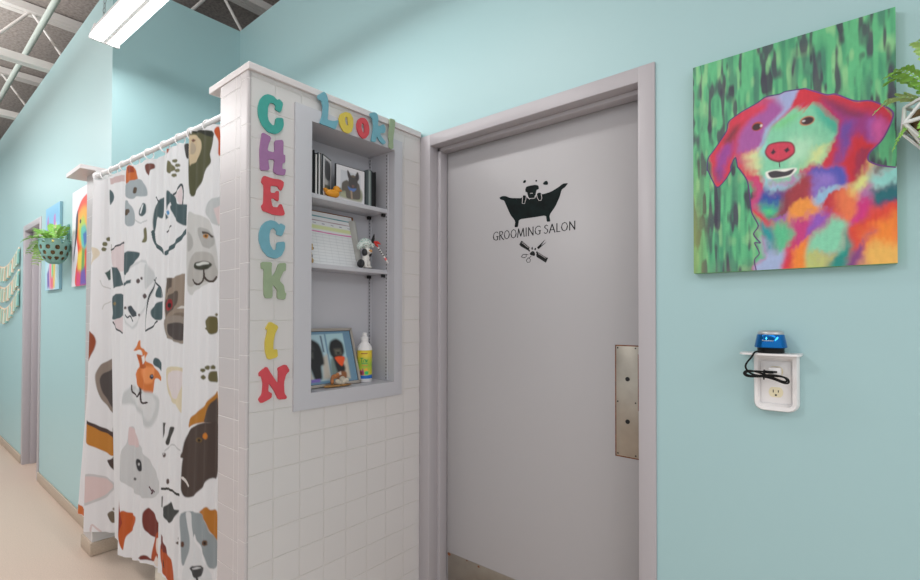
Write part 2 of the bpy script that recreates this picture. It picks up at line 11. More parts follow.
CURTAIN_PRINT = [('f',(222,208,186),[(0.206,0.402),(0.264,0.408),(0.282,0.44),(0.254,0.475),(0.206,0.507),(0.238,0.452)],0.004),('f',(112,108,78),[(0.382,0.358),(0.382,0.364),(0.366,0.367),(0.35,0.367),(0.342,0.367),(0.336,0.361),(0.334,0.355),(0.336,0.349),(0.342,0.346),(0.352,0.343),(0.366,0.346),(0.382,0.352)],0.004),('f',(112,108,78),[(0.342,0.384),(0.34,0.39),(0.334,0.396),(0.326,0.396),(0.316,0.396),(0.308,0.39),(0.304,0.384),(0.308,0.378),(0.316,0.372),(0.326,0.372),(0.334,0.372),(0.34,0.378)],0.004),('f',(112,108,78),[(0.336,0.414),(0.332,0.419),(0.328,0.425),(0.318,0.425),(0.308,0.425),(0.298,0.419),(0.294,0.414),(0.298,0.408),(0.308,0.402),(0.318,0.402),(0.328,0.405),(0.334,0.408)],0.004),('f',(70,92,88),[(0.324,0.551),(0.382,0.522),(0.382,0.587),(0.348,0.595)],0.004),('s',(205,203,203),[(0.286,0.595),(0.31,0.628),(0.376,0.645)],0.007),('s',(210,208,206),[(0.306,0.76),(0.322,0.733),(0.374,0.716)],0.007),('f',(150,74,44),[(0.21,0.897),(0.25,0.906),(0.266,0.95),(0.252,1.009),(0.212,1.062)],0.004),('f',(60,48,48),[(0.212,0.997),(0.21,1.012),(0.212,1.047),(0.212,1.062)],0.004),('f',(142,127,117),[(0.382,1.05),(0.374,1.047),(0.298,1.082),(0.264,1.141),(0.274,1.226),(0.31,1.296),(0.382,1.37),(0.382,1.37)],0.004),('f',(80,72,70),[(0.382,1.1),(0.366,1.112),(0.31,1.135),(0.29,1.176),(0.31,1.249),(0.358,1.314),(0.382,1.32)],0.004),('f',(86,90,84),[(0.376,0.968),(0.382,0.985),(0.382,1.044),(0.374,1.032)],0.004),('f',(170,158,150),[(0.374,1.068),(0.382,1.079),(0.382,1.147),(0.382,1.109)],0.004),('f',(120,50,60),[(0.382,1.235),(0.382,1.211),(0.382,1.314),(0.378,1.308)],0.004),('f',(74,58,55),[(0.212,1.405),(0.3,1.443),(0.38,1.472),(0.382,1.452),(0.382,1.551),(0.378,1.522),(0.212,1.434)],0.004),('f',(192,126,48),[(0.212,1.428),(0.3,1.469),(0.372,1.505),(0.374,1.607),(0.29,1.572),(0.212,1.528)],0.004),('f',(74,58,55),[(0.37,1.458),(0.382,1.463),(0.382,1.71),(0.374,1.692),(0.336,1.651),(0.332,1.634),(0.372,1.61)],0.004),('f',(203,200,200),[(0.21,1.727),(0.3,1.724),(0.364,1.754),(0.376,1.795),(0.322,1.851),(0.26,1.883),(0.208,1.892)],0.004),('f',(222,198,196),[(0.21,1.739),(0.3,1.736),(0.358,1.76),(0.366,1.792),(0.314,1.839),(0.26,1.868),(0.208,1.877)],0.004),('f',(112,98,82),[(0.336,1.939),(0.362,1.924),(0.372,1.933),(0.38,1.924),(0.382,1.983),(0.364,1.994),(0.352,1.983),(0.33,1.953)],0.004),('f',(112,98,82),[(0.378,1.915),(0.378,1.918),(0.374,1.921),(0.372,1.924),(0.368,1.921),(0.366,1.918),(0.364,1.915),(0.366,1.909),(0.368,1.906),(0.372,1.906),(0.374,1.906),(0.378,1.909)],0.004),('s',(218,200,200),[(0.252,2.047),(0.26,2.009),(0.298,2.047)],0.01),('f',(205,110,55),[(0.0,1.988),(0.088,2.003),(0.09,2.044),(0.006,2.05)],0.004),('f',(150,74,44),[(0.0,1.282),(0.0,1.273),(0.0,1.343),(0.0,1.358)],0.004),('f',(216,204,204),[(0.0,1.449),(0.004,1.484),(0.0,1.651),(0.0,1.601)],0.004),('f',(62,60,58),[(0.0,1.39),(0.0,1.387),(0.0,1.419),(0.0,1.417)],0.004),('f',(62,60,58),[(0.0,1.437),(0.0,1.434),(0.0,1.452),(0.0,1.455)],0.004),('f',(72,92,97),[(0.466,0.085),(0.489,0.1),(0.513,0.135),(0.487,0.158),(0.466,0.17)],0.004),('f',(222,206,208),[(0.468,0.428),(0.527,0.411),(0.605,0.399),(0.603,0.551),(0.481,0.528)],0.004),('s',(80,80,84),[(0.466,0.428),(0.527,0.411),(0.605,0.399)],0.01),('f',(112,108,78),[(0.466,0.396),(0.47,0.399),(0.466,0.446),(0.466,0.446)],0.004),('f',(72,92,97),[(0.466,0.525),(0.529,0.531),(0.595,0.631),(0.476,0.645)],0.004),('f',(72,92,97),[(0.47,0.689),(0.595,0.686),(0.587,0.798),(0.466,0.821),(0.466,0.783)],0.004),('f',(140,120,80),[(0.517,0.733),(0.515,0.736),(0.507,0.739),(0.489,0.742),(0.478,0.739),(0.474,0.736),(0.472,0.73),(0.474,0.727),(0.481,0.724),(0.489,0.721),(0.509,0.724),(0.515,0.727)],0.004),('f',(222,206,208),[(0.466,0.83),(0.593,0.801),(0.591,0.897),(0.523,0.877)],0.004),('s',(80,80,84),[(0.466,0.836),(0.515,0.874),(0.591,0.897)],0.01),('f',(205,178,178),[(0.472,0.012),(0.607,0.026),(0.607,0.062),(0.476,0.05)],0.004),('f',(196,100,44),[(0.745,0.006),(0.813,0.009),(0.865,0.082),(0.833,0.106),(0.743,0.1)],0.004),('f',(150,60,34),[(0.745,0.006),(0.815,0.009),(0.821,0.041),(0.759,0.044)],0.004),('f',(162,170,175),[(0.737,0.1),(0.863,0.085),(0.935,0.129),(0.951,0.188),(0.849,0.179),(0.809,0.188),(0.737,0.164)],0.004),('f',(162,170,175),[(0.737,0.188),(0.809,0.226),(0.841,0.302),(0.807,0.331),(0.737,0.308)],0.004),('f',(84,66,50),[(0.815,0.153),(0.823,0.126),(0.857,0.135),(0.851,0.158),(0.825,0.161)],0.004),('f',(84,66,50),[(0.737,0.264),(0.743,0.235),(0.791,0.24),(0.795,0.258),(0.755,0.267)],0.004),('f',(72,92,97),[(0.879,0.279),(0.883,0.246),(0.921,0.223),(0.943,0.232),(0.945,0.273),(0.921,0.29)],0.004),('f',(226,226,228),[(0.885,0.267),(0.899,0.24),(0.927,0.229),(0.917,0.255),(0.895,0.273)],0.004),('s',(206,206,208),[(0.847,0.302),(0.897,0.323),(0.953,0.314)],0.008),('f',(112,62,52),[(0.937,0.026),(1.009,0.026),(1.017,0.05),(0.987,0.062),(0.965,0.085),(0.943,0.067)],0.004),('f',(112,108,78),[(0.933,0.358),(0.949,0.352),(0.959,0.408),(0.943,0.425),(0.921,0.422),(0.935,0.399)],0.004),('f',(208,209,211),[(0.737,0.563),(0.925,0.513),(1.007,0.563),(1.049,0.633),(0.999,0.707),(0.871,0.853),(0.821,0.862),(0.737,0.795),(0.737,0.675)],0.008),('f',(230,229,231),[(0.763,0.575),(0.921,0.525),(0.999,0.569),(1.021,0.631),(0.989,0.707),(0.863,0.842),(0.819,0.851),(0.755,0.789),(0.737,0.675)],0.006),('f',(72,92,97),[(0.737,0.466),(0.891,0.475),(0.851,0.519),(0.811,0.54),(0.793,0.572),(0.737,0.578)],0.004),('f',(72,92,97),[(0.737,0.625),(0.815,0.61),(0.813,0.628),(0.737,0.642)],0.004),('f',(230,229,231),[(0.815,0.548),(0.827,0.545),(0.825,0.563),(0.813,0.563)],0.004),('f',(88,72,72),[(0.911,0.622),(0.907,0.628),(0.891,0.631),(0.881,0.633),(0.873,0.631),(0.867,0.628),(0.865,0.619),(0.867,0.613),(0.873,0.61),(0.879,0.607),(0.891,0.61),(0.907,0.616)],0.004),('f',(88,72,72),[(0.931,0.607),(0.931,0.613),(0.929,0.616),(0.925,0.616),(0.919,0.613),(0.915,0.61),(0.913,0.607),(0.915,0.604),(0.919,0.601),(0.925,0.601),(0.927,0.601),(0.931,0.604)],0.004),('f',(88,72,72),[(0.981,0.701),(0.977,0.707),(0.957,0.71),(0.947,0.713),(0.939,0.71),(0.935,0.704),(0.933,0.698),(0.935,0.692),(0.939,0.689),(0.945,0.686),(0.957,0.689),(0.977,0.695)],0.004),('f',(88,72,72),[(0.919,0.795),(0.917,0.798),(0.915,0.801),(0.909,0.804),(0.901,0.801),(0.891,0.798),(0.887,0.795),(0.891,0.792),(0.899,0.789),(0.909,0.789),(0.913,0.789),(0.917,0.792)],0.004),('f',(88,72,72),[(0.791,0.76),(0.789,0.763),(0.785,0.765),(0.777,0.765),(0.757,0.765),(0.749,0.763),(0.747,0.76),(0.749,0.754),(0.755,0.751),(0.775,0.751),(0.785,0.751),(0.789,0.754)],0.004),('f',(64,74,82),[(0.799,0.754),(0.823,0.748),(0.867,0.78),(0.867,0.798),(0.833,0.804),(0.807,0.78)],0.004),('s',(70,80,86),[(0.779,0.795),(0.799,0.809),(0.815,0.801),(0.843,0.827)],0.008),('s',(70,80,86),[(0.843,0.804),(0.869,0.798)],0.006),('s',(56,64,70),[(1.055,0.61),(1.003,0.689),(0.983,0.765),(0.969,0.871),(1.005,0.862),(1.067,0.827)],0.009),('f',(72,92,97),[(1.067,0.757),(1.023,0.757),(1.009,0.783),(1.019,0.809),(1.067,0.812)],0.004),('f',(72,92,97),[(1.123,0.719),(1.121,0.727),(1.069,0.733),(1.009,0.768),(1.015,0.807),(1.069,0.821),(1.123,0.809)],0.004),('s',(56,64,70),[(1.021,0.616),(1.089,0.66),(1.123,0.707)],0.009),('f',(72,92,97),[(1.069,0.66),(1.081,0.651),(1.109,0.707),(1.061,0.707),(1.049,0.692)],0.004),('f',(205,206,208),[(0.945,0.537),(1.011,0.575),(1.025,0.613),(0.983,0.66),(0.947,0.657)],0.004),('f',(72,92,97),[(1.123,0.22),(1.079,0.22),(1.047,0.249),(1.053,0.296),(1.093,0.317),(1.123,0.276)],0.004),('s',(70,80,84),[(1.031,0.205),(1.075,0.235)],0.009),('f',(70,90,94),[(1.033,0.243),(1.123,0.255),(1.059,0.311),(1.031,0.358),(1.017,0.384),(1.011,0.314)],0.004),('s',(70,90,94),[(1.013,0.378),(1.029,0.431),(1.085,0.466),(1.123,0.49)],0.02),('f',(214,120,60),[(0.919,0.924),(0.929,0.962),(0.993,0.985),(0.979,1.024),(1.047,1.056),(1.123,1.106),(1.123,1.123),(1.059,1.114),(1.033,1.188),(0.935,1.179),(0.873,1.103),(0.921,1.059),(0.901,1.003),(0.935,1.003),(0.923,0.974),(0.855,0.98)],0.004),('f',(236,150,92),[(0.939,1.062),(1.047,1.062),(1.035,1.12),(0.993,1.144),(0.941,1.114)],0.01),('f',(188,92,42),[(0.879,1.0),(0.935,1.003),(0.985,1.059),(0.927,1.068),(0.921,1.032)],0.004),('f',(240,236,234),[(0.931,1.009),(0.961,0.997),(0.975,1.029),(0.939,1.047)],0.004),('f',(52,50,62),[(1.043,1.106),(1.039,1.112),(1.027,1.117),(1.017,1.12),(1.011,1.117),(1.007,1.114),(1.005,1.109),(1.007,1.1),(1.011,1.097),(1.017,1.094),(1.027,1.094),(1.037,1.1)],0.004),('f',(150,160,190),[(1.027,1.103),(1.027,1.103),(1.023,1.106),(1.021,1.106),(1.017,1.106),(1.015,1.106),(1.015,1.103),(1.015,1.1),(1.017,1.1),(1.019,1.1),(1.023,1.1),(1.027,1.1)],0.004),('f',(72,92,97),[(1.029,1.038),(1.059,1.009),(1.123,1.038),(1.123,1.123),(1.123,1.1),(1.119,1.073)],0.004),('f',(204,205,206),[(0.929,1.179),(1.033,1.188),(1.099,1.22),(1.089,1.282),(1.045,1.343),(0.995,1.364),(0.957,1.334),(0.925,1.296),(0.853,1.258),(0.757,1.261),(0.785,1.199),(0.863,1.161)],0.012),('f',(222,221,222),[(0.929,1.191),(1.015,1.197),(1.063,1.226),(1.053,1.279),(1.005,1.331),(0.977,1.311),(0.931,1.273),(0.851,1.226),(0.865,1.185)],0.012),('s',(66,54,56),[(0.845,1.161),(0.851,1.194),(0.905,1.214),(0.927,1.191),(0.935,1.243),(0.993,1.238)],0.01),('f',(66,54,56),[(0.919,1.161),(0.933,1.173),(0.935,1.194),(0.925,1.208)],0.004),('f',(204,203,204),[(0.743,1.651),(0.743,1.543),(0.813,1.458),(0.831,1.387),(0.865,1.375),(0.925,1.458),(1.021,1.531),(1.089,1.592),(1.123,1.66),(1.049,1.713),(0.939,1.719),(0.833,1.68)],0.004),('f',(220,196,196),[(0.829,1.466),(0.825,1.408),(0.839,1.375),(0.905,1.405),(0.923,1.469),(0.869,1.469)],0.004),('f',(56,56,60),[(0.907,1.548),(0.915,1.531),(0.935,1.54),(0.963,1.578),(0.931,1.595),(0.917,1.584)],0.004),('f',(210,210,212),[(0.929,1.557),(0.929,1.56),(0.927,1.563),(0.925,1.566),(0.923,1.563),(0.921,1.563),(0.921,1.56),(0.921,1.554),(0.923,1.554),(0.925,1.551),(0.927,1.554),(0.929,1.554)],0.004),('f',(90,86,88),[(0.913,1.634),(0.911,1.639),(0.909,1.642),(0.905,1.642),(0.899,1.642),(0.875,1.645),(0.871,1.642),(0.877,1.636),(0.897,1.628),(0.903,1.628),(0.909,1.628),(0.911,1.631)],0.004),('s',(92,60,70),[(1.015,1.663),(1.047,1.683),(1.037,1.692)],0.01),('s',(92,60,70),[(1.047,1.672),(1.061,1.68)],0.008),('f',(192,88,34),[(0.771,1.824),(0.851,1.818),(0.909,1.827),(0.897,1.88),(0.827,1.944),(0.803,2.015),(0.777,2.0),(0.747,1.933)],0.004),('f',(150,54,34),[(0.745,1.757),(0.771,1.827),(0.789,1.88),(0.745,1.959)],0.004),('f',(120,54,46),[(0.981,1.795),(1.011,1.768),(1.059,1.783),(1.119,1.836),(1.123,1.886),(1.061,1.906),(0.995,1.886),(0.977,1.842)],0.004),('f',(178,78,40),[(1.099,1.877),(1.123,1.886),(1.123,1.977),(1.123,2.05),(1.099,2.021),(1.043,2.027),(1.057,1.953)],0.004),('f',(232,218,210),[(1.099,1.906),(1.119,1.906),(1.119,1.971),(1.105,1.98),(1.093,1.944)],0.004),('f',(232,218,210),[(1.099,1.991),(1.123,2.024),(1.123,2.05),(1.063,2.032)],0.004),('f',(120,54,46),[(0.929,2.038),(0.985,2.009),(1.043,2.021),(1.063,2.027),(0.991,2.032)],0.004),('f',(112,108,78),[(1.209,0.067),(1.221,0.062),(1.285,0.1),(1.283,0.12),(1.229,0.126),(1.207,0.114)],0.004),('f',(112,108,78),[(1.309,0.076),(1.303,0.079),(1.295,0.082),(1.285,0.082),(1.277,0.079),(1.271,0.076),(1.269,0.07),(1.271,0.067),(1.277,0.065),(1.285,0.065),(1.293,0.065),(1.303,0.07)],0.004),('f',(112,108,78),[(1.347,0.106),(1.345,0.109),(1.339,0.111),(1.315,0.109),(1.295,0.103),(1.289,0.1),(1.287,0.094),(1.289,0.091),(1.295,0.088),(1.321,0.094),(1.337,0.097),(1.345,0.1)],0.004),('f',(112,108,78),[(1.345,0.129),(1.343,0.132),(1.337,0.135),(1.311,0.132),(1.295,0.129),(1.287,0.123),(1.285,0.12),(1.287,0.114),(1.295,0.114),(1.309,0.114),(1.337,0.12),(1.343,0.123)],0.004),('f',(112,108,78),[(1.303,0.144),(1.301,0.15),(1.291,0.15),(1.283,0.153),(1.275,0.15),(1.269,0.147),(1.265,0.141),(1.269,0.138),(1.275,0.135),(1.283,0.135),(1.291,0.135),(1.301,0.141)],0.004),('f',(150,72,44),[(1.205,0.0),(1.223,0.0),(1.215,0.018),(1.205,0.026)],0.004),('f',(72,92,97),[(1.207,0.211),(1.233,0.214),(1.283,0.235),(1.325,0.276),(1.401,0.314),(1.433,0.334),(1.433,0.384),(1.363,0.378),(1.289,0.334),(1.263,0.27),(1.221,0.273),(1.209,0.296)],0.004),('s',(70,78,82),[(1.283,0.232),(1.331,0.211),(1.357,0.194),(1.373,0.235),(1.365,0.299)],0.011),('f',(226,210,212),[(1.293,0.238),(1.339,0.22),(1.355,0.202),(1.365,0.235),(1.359,0.29),(1.325,0.261)],0.004),('f',(72,92,97),[(1.267,0.282),(1.433,0.296),(1.433,0.367),(1.347,0.364),(1.281,0.32)],0.004),('s',(72,92,97),[(1.431,0.402),(1.349,0.446),(1.277,0.478),(1.207,0.502)],0.022),('f',(90,150,200),[(1.207,0.305),(1.219,0.299),(1.243,0.317),(1.215,0.323)],0.004),('s',(80,80,84),[(1.215,0.402),(1.269,0.378)],0.008),('f',(72,92,97),[(1.201,0.314),(1.213,0.323),(1.221,0.334),(1.205,0.343)],0.004),('f',(62,60,58),[(1.371,0.003),(1.425,0.006),(1.423,0.065),(1.407,0.076),(1.377,0.038)],0.004),('f',(152,136,122),[(1.215,0.642),(1.299,0.622),(1.429,0.619),(1.427,0.851),(1.223,0.853)],0.004),('f',(96,84,76),[(1.215,0.619),(1.281,0.622),(1.279,0.663),(1.217,0.692)],0.004),('f',(96,84,76),[(1.211,0.724),(1.335,0.683),(1.349,0.71),(1.337,0.748),(1.283,0.774),(1.221,0.804)],0.004),('f',(150,40,46),[(1.217,0.736),(1.275,0.721),(1.289,0.751),(1.265,0.774),(1.217,0.771)],0.004),('f',(30,26,30),[(1.279,0.751),(1.279,0.757),(1.275,0.76),(1.269,0.763),(1.261,0.76),(1.253,0.757),(1.247,0.751),(1.253,0.745),(1.261,0.739),(1.267,0.739),(1.273,0.739),(1.279,0.745)],0.004),('f',(220,214,210),[(1.345,0.765),(1.383,0.754),(1.427,0.757),(1.427,0.765),(1.383,0.765)],0.004),('f',(126,110,98),[(1.221,0.824),(1.339,0.786),(1.427,0.795),(1.427,0.862),(1.223,0.865)],0.004),('f',(150,138,128),[(1.213,0.809),(1.409,0.807),(1.413,0.921),(1.355,0.924),(1.273,0.909),(1.215,0.889)],0.004),('f',(80,72,70),[(1.255,0.839),(1.401,0.836),(1.407,0.909),(1.341,0.912),(1.269,0.892)],0.004),('f',(222,208,178),[(1.251,1.053),(1.297,1.038),(1.405,1.041),(1.429,1.091),(1.401,1.17),(1.349,1.211),(1.279,1.179),(1.255,1.112)],0.004),('f',(228,216,216),[(1.271,1.068),(1.399,1.056),(1.401,1.123),(1.349,1.188),(1.277,1.15)],0.004),('f',(226,212,184),[(1.349,1.202),(1.423,1.103),(1.423,1.179),(1.403,1.246),(1.375,1.229)],0.004),('f',(62,60,58),[(1.201,1.314),(1.255,1.308),(1.217,1.364),(1.203,1.387)],0.004),('f',(62,60,58),[(1.289,1.326),(1.341,1.32),(1.321,1.361),(1.277,1.411),(1.255,1.402),(1.271,1.367)],0.004),('f',(62,60,58),[(1.257,1.396),(1.279,1.387),(1.275,1.405),(1.261,1.411)],0.004),('f',(90,70,66),[(1.259,1.461),(1.257,1.466),(1.251,1.472),(1.239,1.475),(1.207,1.481),(1.203,1.475),(1.201,1.469),(1.201,1.463),(1.207,1.461),(1.215,1.458),(1.251,1.452),(1.257,1.455)],0.004),('f',(90,70,66),[(1.303,1.581),(1.301,1.587),(1.291,1.592),(1.277,1.598),(1.269,1.598),(1.265,1.592),(1.265,1.587),(1.265,1.581),(1.269,1.575),(1.277,1.572),(1.289,1.572),(1.299,1.575)],0.004),('s',(62,60,58),[(1.197,1.636),(1.309,1.616),(1.433,1.636)],0.012),('s',(206,204,206),[(1.209,1.466),(1.325,1.402),(1.397,1.422)],0.008),('f',(68,70,70),[(1.213,1.73),(1.313,1.68),(1.327,1.672),(1.357,1.698),(1.395,1.701),(1.365,1.736),(1.315,1.774),(1.257,1.766)],0.004),('f',(62,60,58),[(1.197,1.675),(1.209,1.669),(1.205,1.727),(1.197,1.724)],0.004),('f',(186,84,40),[(1.197,1.906),(1.269,1.921),(1.353,1.953),(1.371,2.038),(1.327,2.05),(1.239,2.032),(1.197,1.988)],0.004),('f',(122,52,44),[(1.197,1.859),(1.269,1.897),(1.293,1.93),(1.197,1.93)],0.004),('f',(84,58,44),[(1.381,1.856),(1.393,1.845),(1.415,1.848),(1.415,1.895),(1.429,1.871)],0.004),('f',(84,58,44),[(1.413,1.827),(1.415,1.83),(1.415,1.833),(1.425,1.83),(1.397,1.839),(1.393,1.836),(1.391,1.833),(1.393,1.827),(1.397,1.824),(1.403,1.821),(1.415,1.818),(1.415,1.821)],0.004),('s',(70,50,44),[(1.247,1.971),(1.255,2.0)],0.008),('f',(84,84,58),[(1.542,0.015),(1.552,0.0),(1.622,0.0),(1.718,0.035),(1.726,0.07),(1.698,0.12),(1.706,0.155),(1.678,0.182),(1.628,0.24),(1.592,0.267),(1.542,0.273),(1.518,0.015)],0.004),('f',(204,184,152),[(1.542,0.021),(1.57,0.018),(1.618,0.044),(1.626,0.085),(1.604,0.129),(1.55,0.147),(1.538,0.147),(1.52,0.029)],0.004),('f',(110,70,60),[(1.566,0.041),(1.564,0.044),(1.56,0.047),(1.556,0.05),(1.552,0.05),(1.548,0.047),(1.546,0.044),(1.548,0.041),(1.55,0.038),(1.556,0.035),(1.56,0.038),(1.564,0.038)],0.004),('f',(176,160,140),[(1.544,0.053),(1.562,0.059),(1.572,0.082),(1.558,0.103),(1.542,0.1)],0.004),('f',(44,46,38),[(1.552,0.0),(1.622,0.0),(1.728,0.035),(1.722,0.056),(1.678,0.041),(1.612,0.012),(1.556,0.009)],0.004),('f',(196,84,40),[(1.734,0.029),(1.764,0.012),(1.788,0.129),(1.76,0.132),(1.758,0.07)],0.004),('f',(196,198,199),[(1.682,0.378),(1.676,0.352),(1.694,0.32),(1.744,0.311),(1.812,0.314),(1.812,0.425),(1.738,0.419)],0.004),('f',(222,204,204),[(1.738,0.355),(1.812,0.331),(1.812,0.414),(1.762,0.422)],0.004),('f',(206,204,202),[(1.532,0.375),(1.574,0.364),(1.674,0.387),(1.726,0.422),(1.744,0.478),(1.764,0.572),(1.762,0.642),(1.692,0.666),(1.614,0.689),(1.542,0.692)],0.004),('f',(176,174,172),[(1.618,0.425),(1.686,0.437),(1.74,0.469),(1.744,0.504),(1.706,0.519),(1.65,0.502),(1.618,0.46)],0.004),('f',(176,174,172),[(1.536,0.44),(1.556,0.458),(1.566,0.493),(1.552,0.516),(1.538,0.519)],0.004),('f',(182,178,174),[(1.566,0.537),(1.64,0.528),(1.73,0.543),(1.75,0.589),(1.766,0.625),(1.742,0.654),(1.68,0.657),(1.612,0.663),(1.546,0.672),(1.544,0.589)],0.004),('f',(70,60,52),[(1.646,0.443),(1.688,0.449),(1.738,0.469),(1.73,0.475),(1.688,0.458),(1.656,0.455)],0.004),('f',(190,128,50),[(1.696,0.466),(1.694,0.469),(1.688,0.475),(1.68,0.475),(1.672,0.472),(1.664,0.469),(1.66,0.463),(1.664,0.46),(1.67,0.458),(1.68,0.458),(1.686,0.458),(1.694,0.46)],0.004),('f',(40,32,28),[(1.686,0.466),(1.686,0.469),(1.682,0.469),(1.68,0.469),(1.676,0.469),(1.674,0.466),(1.672,0.466),(1.674,0.463),(1.676,0.46),(1.68,0.46),(1.682,0.46),(1.686,0.463)],0.004),('f',(54,56,44),[(1.578,0.584),(1.604,0.572),(1.672,0.569),(1.728,0.581),(1.728,0.595),(1.672,0.607),(1.618,0.604),(1.588,0.595)],0.004),('f',(214,214,210),[(1.608,0.578),(1.672,0.572),(1.71,0.581),(1.678,0.584),(1.618,0.587)],0.004),('s',(72,62,56),[(1.67,0.607),(1.672,0.633),(1.66,0.657),(1.62,0.666),(1.598,0.66),(1.572,0.645)],0.01),('s',(72,62,56),[(1.672,0.633),(1.692,0.651),(1.738,0.657),(1.756,0.639)],0.01),('f',(104,96,58),[(1.684,0.821),(1.712,0.804),(1.744,0.801),(1.768,0.812),(1.778,0.856),(1.736,0.877),(1.696,0.856)],0.004),('f',(104,96,58),[(1.772,0.795),(1.768,0.798),(1.764,0.801),(1.758,0.801),(1.754,0.801),(1.752,0.798),(1.75,0.795),(1.752,0.792),(1.754,0.789),(1.758,0.789),(1.762,0.789),(1.768,0.792)],0.004),('f',(104,96,58),[(1.682,0.853),(1.734,0.833),(1.758,0.842),(1.762,0.865),(1.73,0.868)],0.004),('f',(104,98,64),[(1.722,1.059),(1.726,1.038),(1.74,1.029),(1.78,1.032),(1.79,1.07),(1.736,1.073)],0.004),('f',(104,98,64),[(1.69,1.026),(1.686,1.032),(1.68,1.035),(1.672,1.038),(1.666,1.035),(1.66,1.032),(1.658,1.029),(1.66,1.024),(1.666,1.021),(1.672,1.021),(1.68,1.021),(1.686,1.024)],0.004),('f',(104,98,64),[(1.73,1.015),(1.73,1.018),(1.724,1.024),(1.716,1.024),(1.696,1.024),(1.686,1.021),(1.684,1.018),(1.686,1.012),(1.696,1.009),(1.714,1.006),(1.724,1.006),(1.73,1.009)],0.004),('f',(104,98,64),[(1.756,1.012),(1.754,1.018),(1.75,1.021),(1.744,1.021),(1.738,1.021),(1.734,1.018),(1.734,1.012),(1.734,1.009),(1.738,1.006),(1.744,1.003),(1.75,1.006),(1.754,1.009)],0.004),('f',(104,98,64),[(1.696,1.056),(1.692,1.062),(1.684,1.065),(1.676,1.068),(1.668,1.065),(1.664,1.062),(1.662,1.059),(1.664,1.053),(1.668,1.05),(1.676,1.047),(1.682,1.05),(1.69,1.053)],0.004),('f',(184,122,44),[(1.564,1.279),(1.578,1.238),(1.652,1.199),(1.716,1.156),(1.79,1.109),(1.794,1.246),(1.72,1.241),(1.612,1.261)],0.004),('f',(82,70,64),[(1.792,1.138),(1.738,1.158),(1.71,1.202),(1.684,1.243),(1.738,1.243),(1.794,1.255)],0.004),('f',(78,64,58),[(1.53,1.387),(1.546,1.326),(1.59,1.279),(1.676,1.249),(1.738,1.241),(1.798,1.241),(1.8,1.381),(1.53,1.414)],0.004),('f',(78,64,58),[(1.526,1.513),(1.53,1.44),(1.542,1.375),(1.558,1.334),(1.786,1.308),(1.794,1.455),(1.734,1.475),(1.678,1.522),(1.616,1.566),(1.55,1.581),(1.528,1.554)],0.004),('f',(206,124,36),[(1.724,1.299),(1.722,1.305),(1.716,1.311),(1.702,1.314),(1.686,1.314),(1.678,1.311),(1.676,1.305),(1.678,1.299),(1.684,1.293),(1.704,1.287),(1.716,1.287),(1.722,1.293)],0.004),('f',(120,92,50),[(1.674,1.32),(1.672,1.326),(1.666,1.331),(1.658,1.331),(1.648,1.331),(1.638,1.329),(1.63,1.326),(1.636,1.32),(1.648,1.314),(1.658,1.311),(1.666,1.314),(1.672,1.317)],0.004),('f',(30,26,24),[(1.666,1.323),(1.664,1.326),(1.662,1.329),(1.658,1.329),(1.654,1.329),(1.65,1.326),(1.65,1.323),(1.65,1.32),(1.654,1.317),(1.658,1.317),(1.662,1.317),(1.664,1.32)],0.004),('s',(226,218,214),[(1.534,1.499),(1.572,1.528)],0.012),('f',(186,118,42),[(1.664,1.625),(1.72,1.592),(1.74,1.604),(1.796,1.598),(1.798,1.716),(1.74,1.698),(1.714,1.651)],0.004),('f',(150,158,162),[(1.53,1.654),(1.66,1.628),(1.716,1.654),(1.74,1.701),(1.798,1.716),(1.798,1.818),(1.738,1.845),(1.712,1.795),(1.656,1.748),(1.638,1.722),(1.596,1.815),(1.542,1.877),(1.53,1.754)],0.004),('f',(222,222,224),[(1.556,1.651),(1.596,1.642),(1.608,1.71),(1.668,1.777),(1.732,1.845),(1.74,1.912),(1.552,1.959),(1.552,1.877),(1.586,1.807),(1.588,1.745)],0.004),('f',(104,72,48),[(1.728,1.742),(1.728,1.748),(1.724,1.751),(1.716,1.754),(1.708,1.754),(1.686,1.757),(1.684,1.751),(1.686,1.745),(1.706,1.733),(1.716,1.73),(1.724,1.73),(1.728,1.736)],0.004),('f',(30,26,26),[(1.722,1.742),(1.722,1.745),(1.72,1.748),(1.716,1.748),(1.712,1.748),(1.71,1.745),(1.706,1.745),(1.71,1.739),(1.714,1.736),(1.716,1.736),(1.72,1.736),(1.722,1.739)],0.004),('f',(96,62,46),[(1.55,1.786),(1.548,1.792),(1.544,1.798),(1.54,1.798),(1.536,1.798),(1.532,1.795),(1.532,1.786),(1.532,1.78),(1.536,1.774),(1.54,1.774),(1.544,1.774),(1.548,1.777)],0.004),('f',(66,66,68),[(1.592,1.88),(1.624,1.859),(1.69,1.845),(1.712,1.845),(1.702,1.874),(1.656,1.903),(1.628,1.897)],0.004),('f',(216,216,218),[(1.614,1.874),(1.656,1.856),(1.68,1.856),(1.656,1.865)],0.004),('s',(66,66,68),[(1.656,1.9),(1.66,1.921)],0.01)]
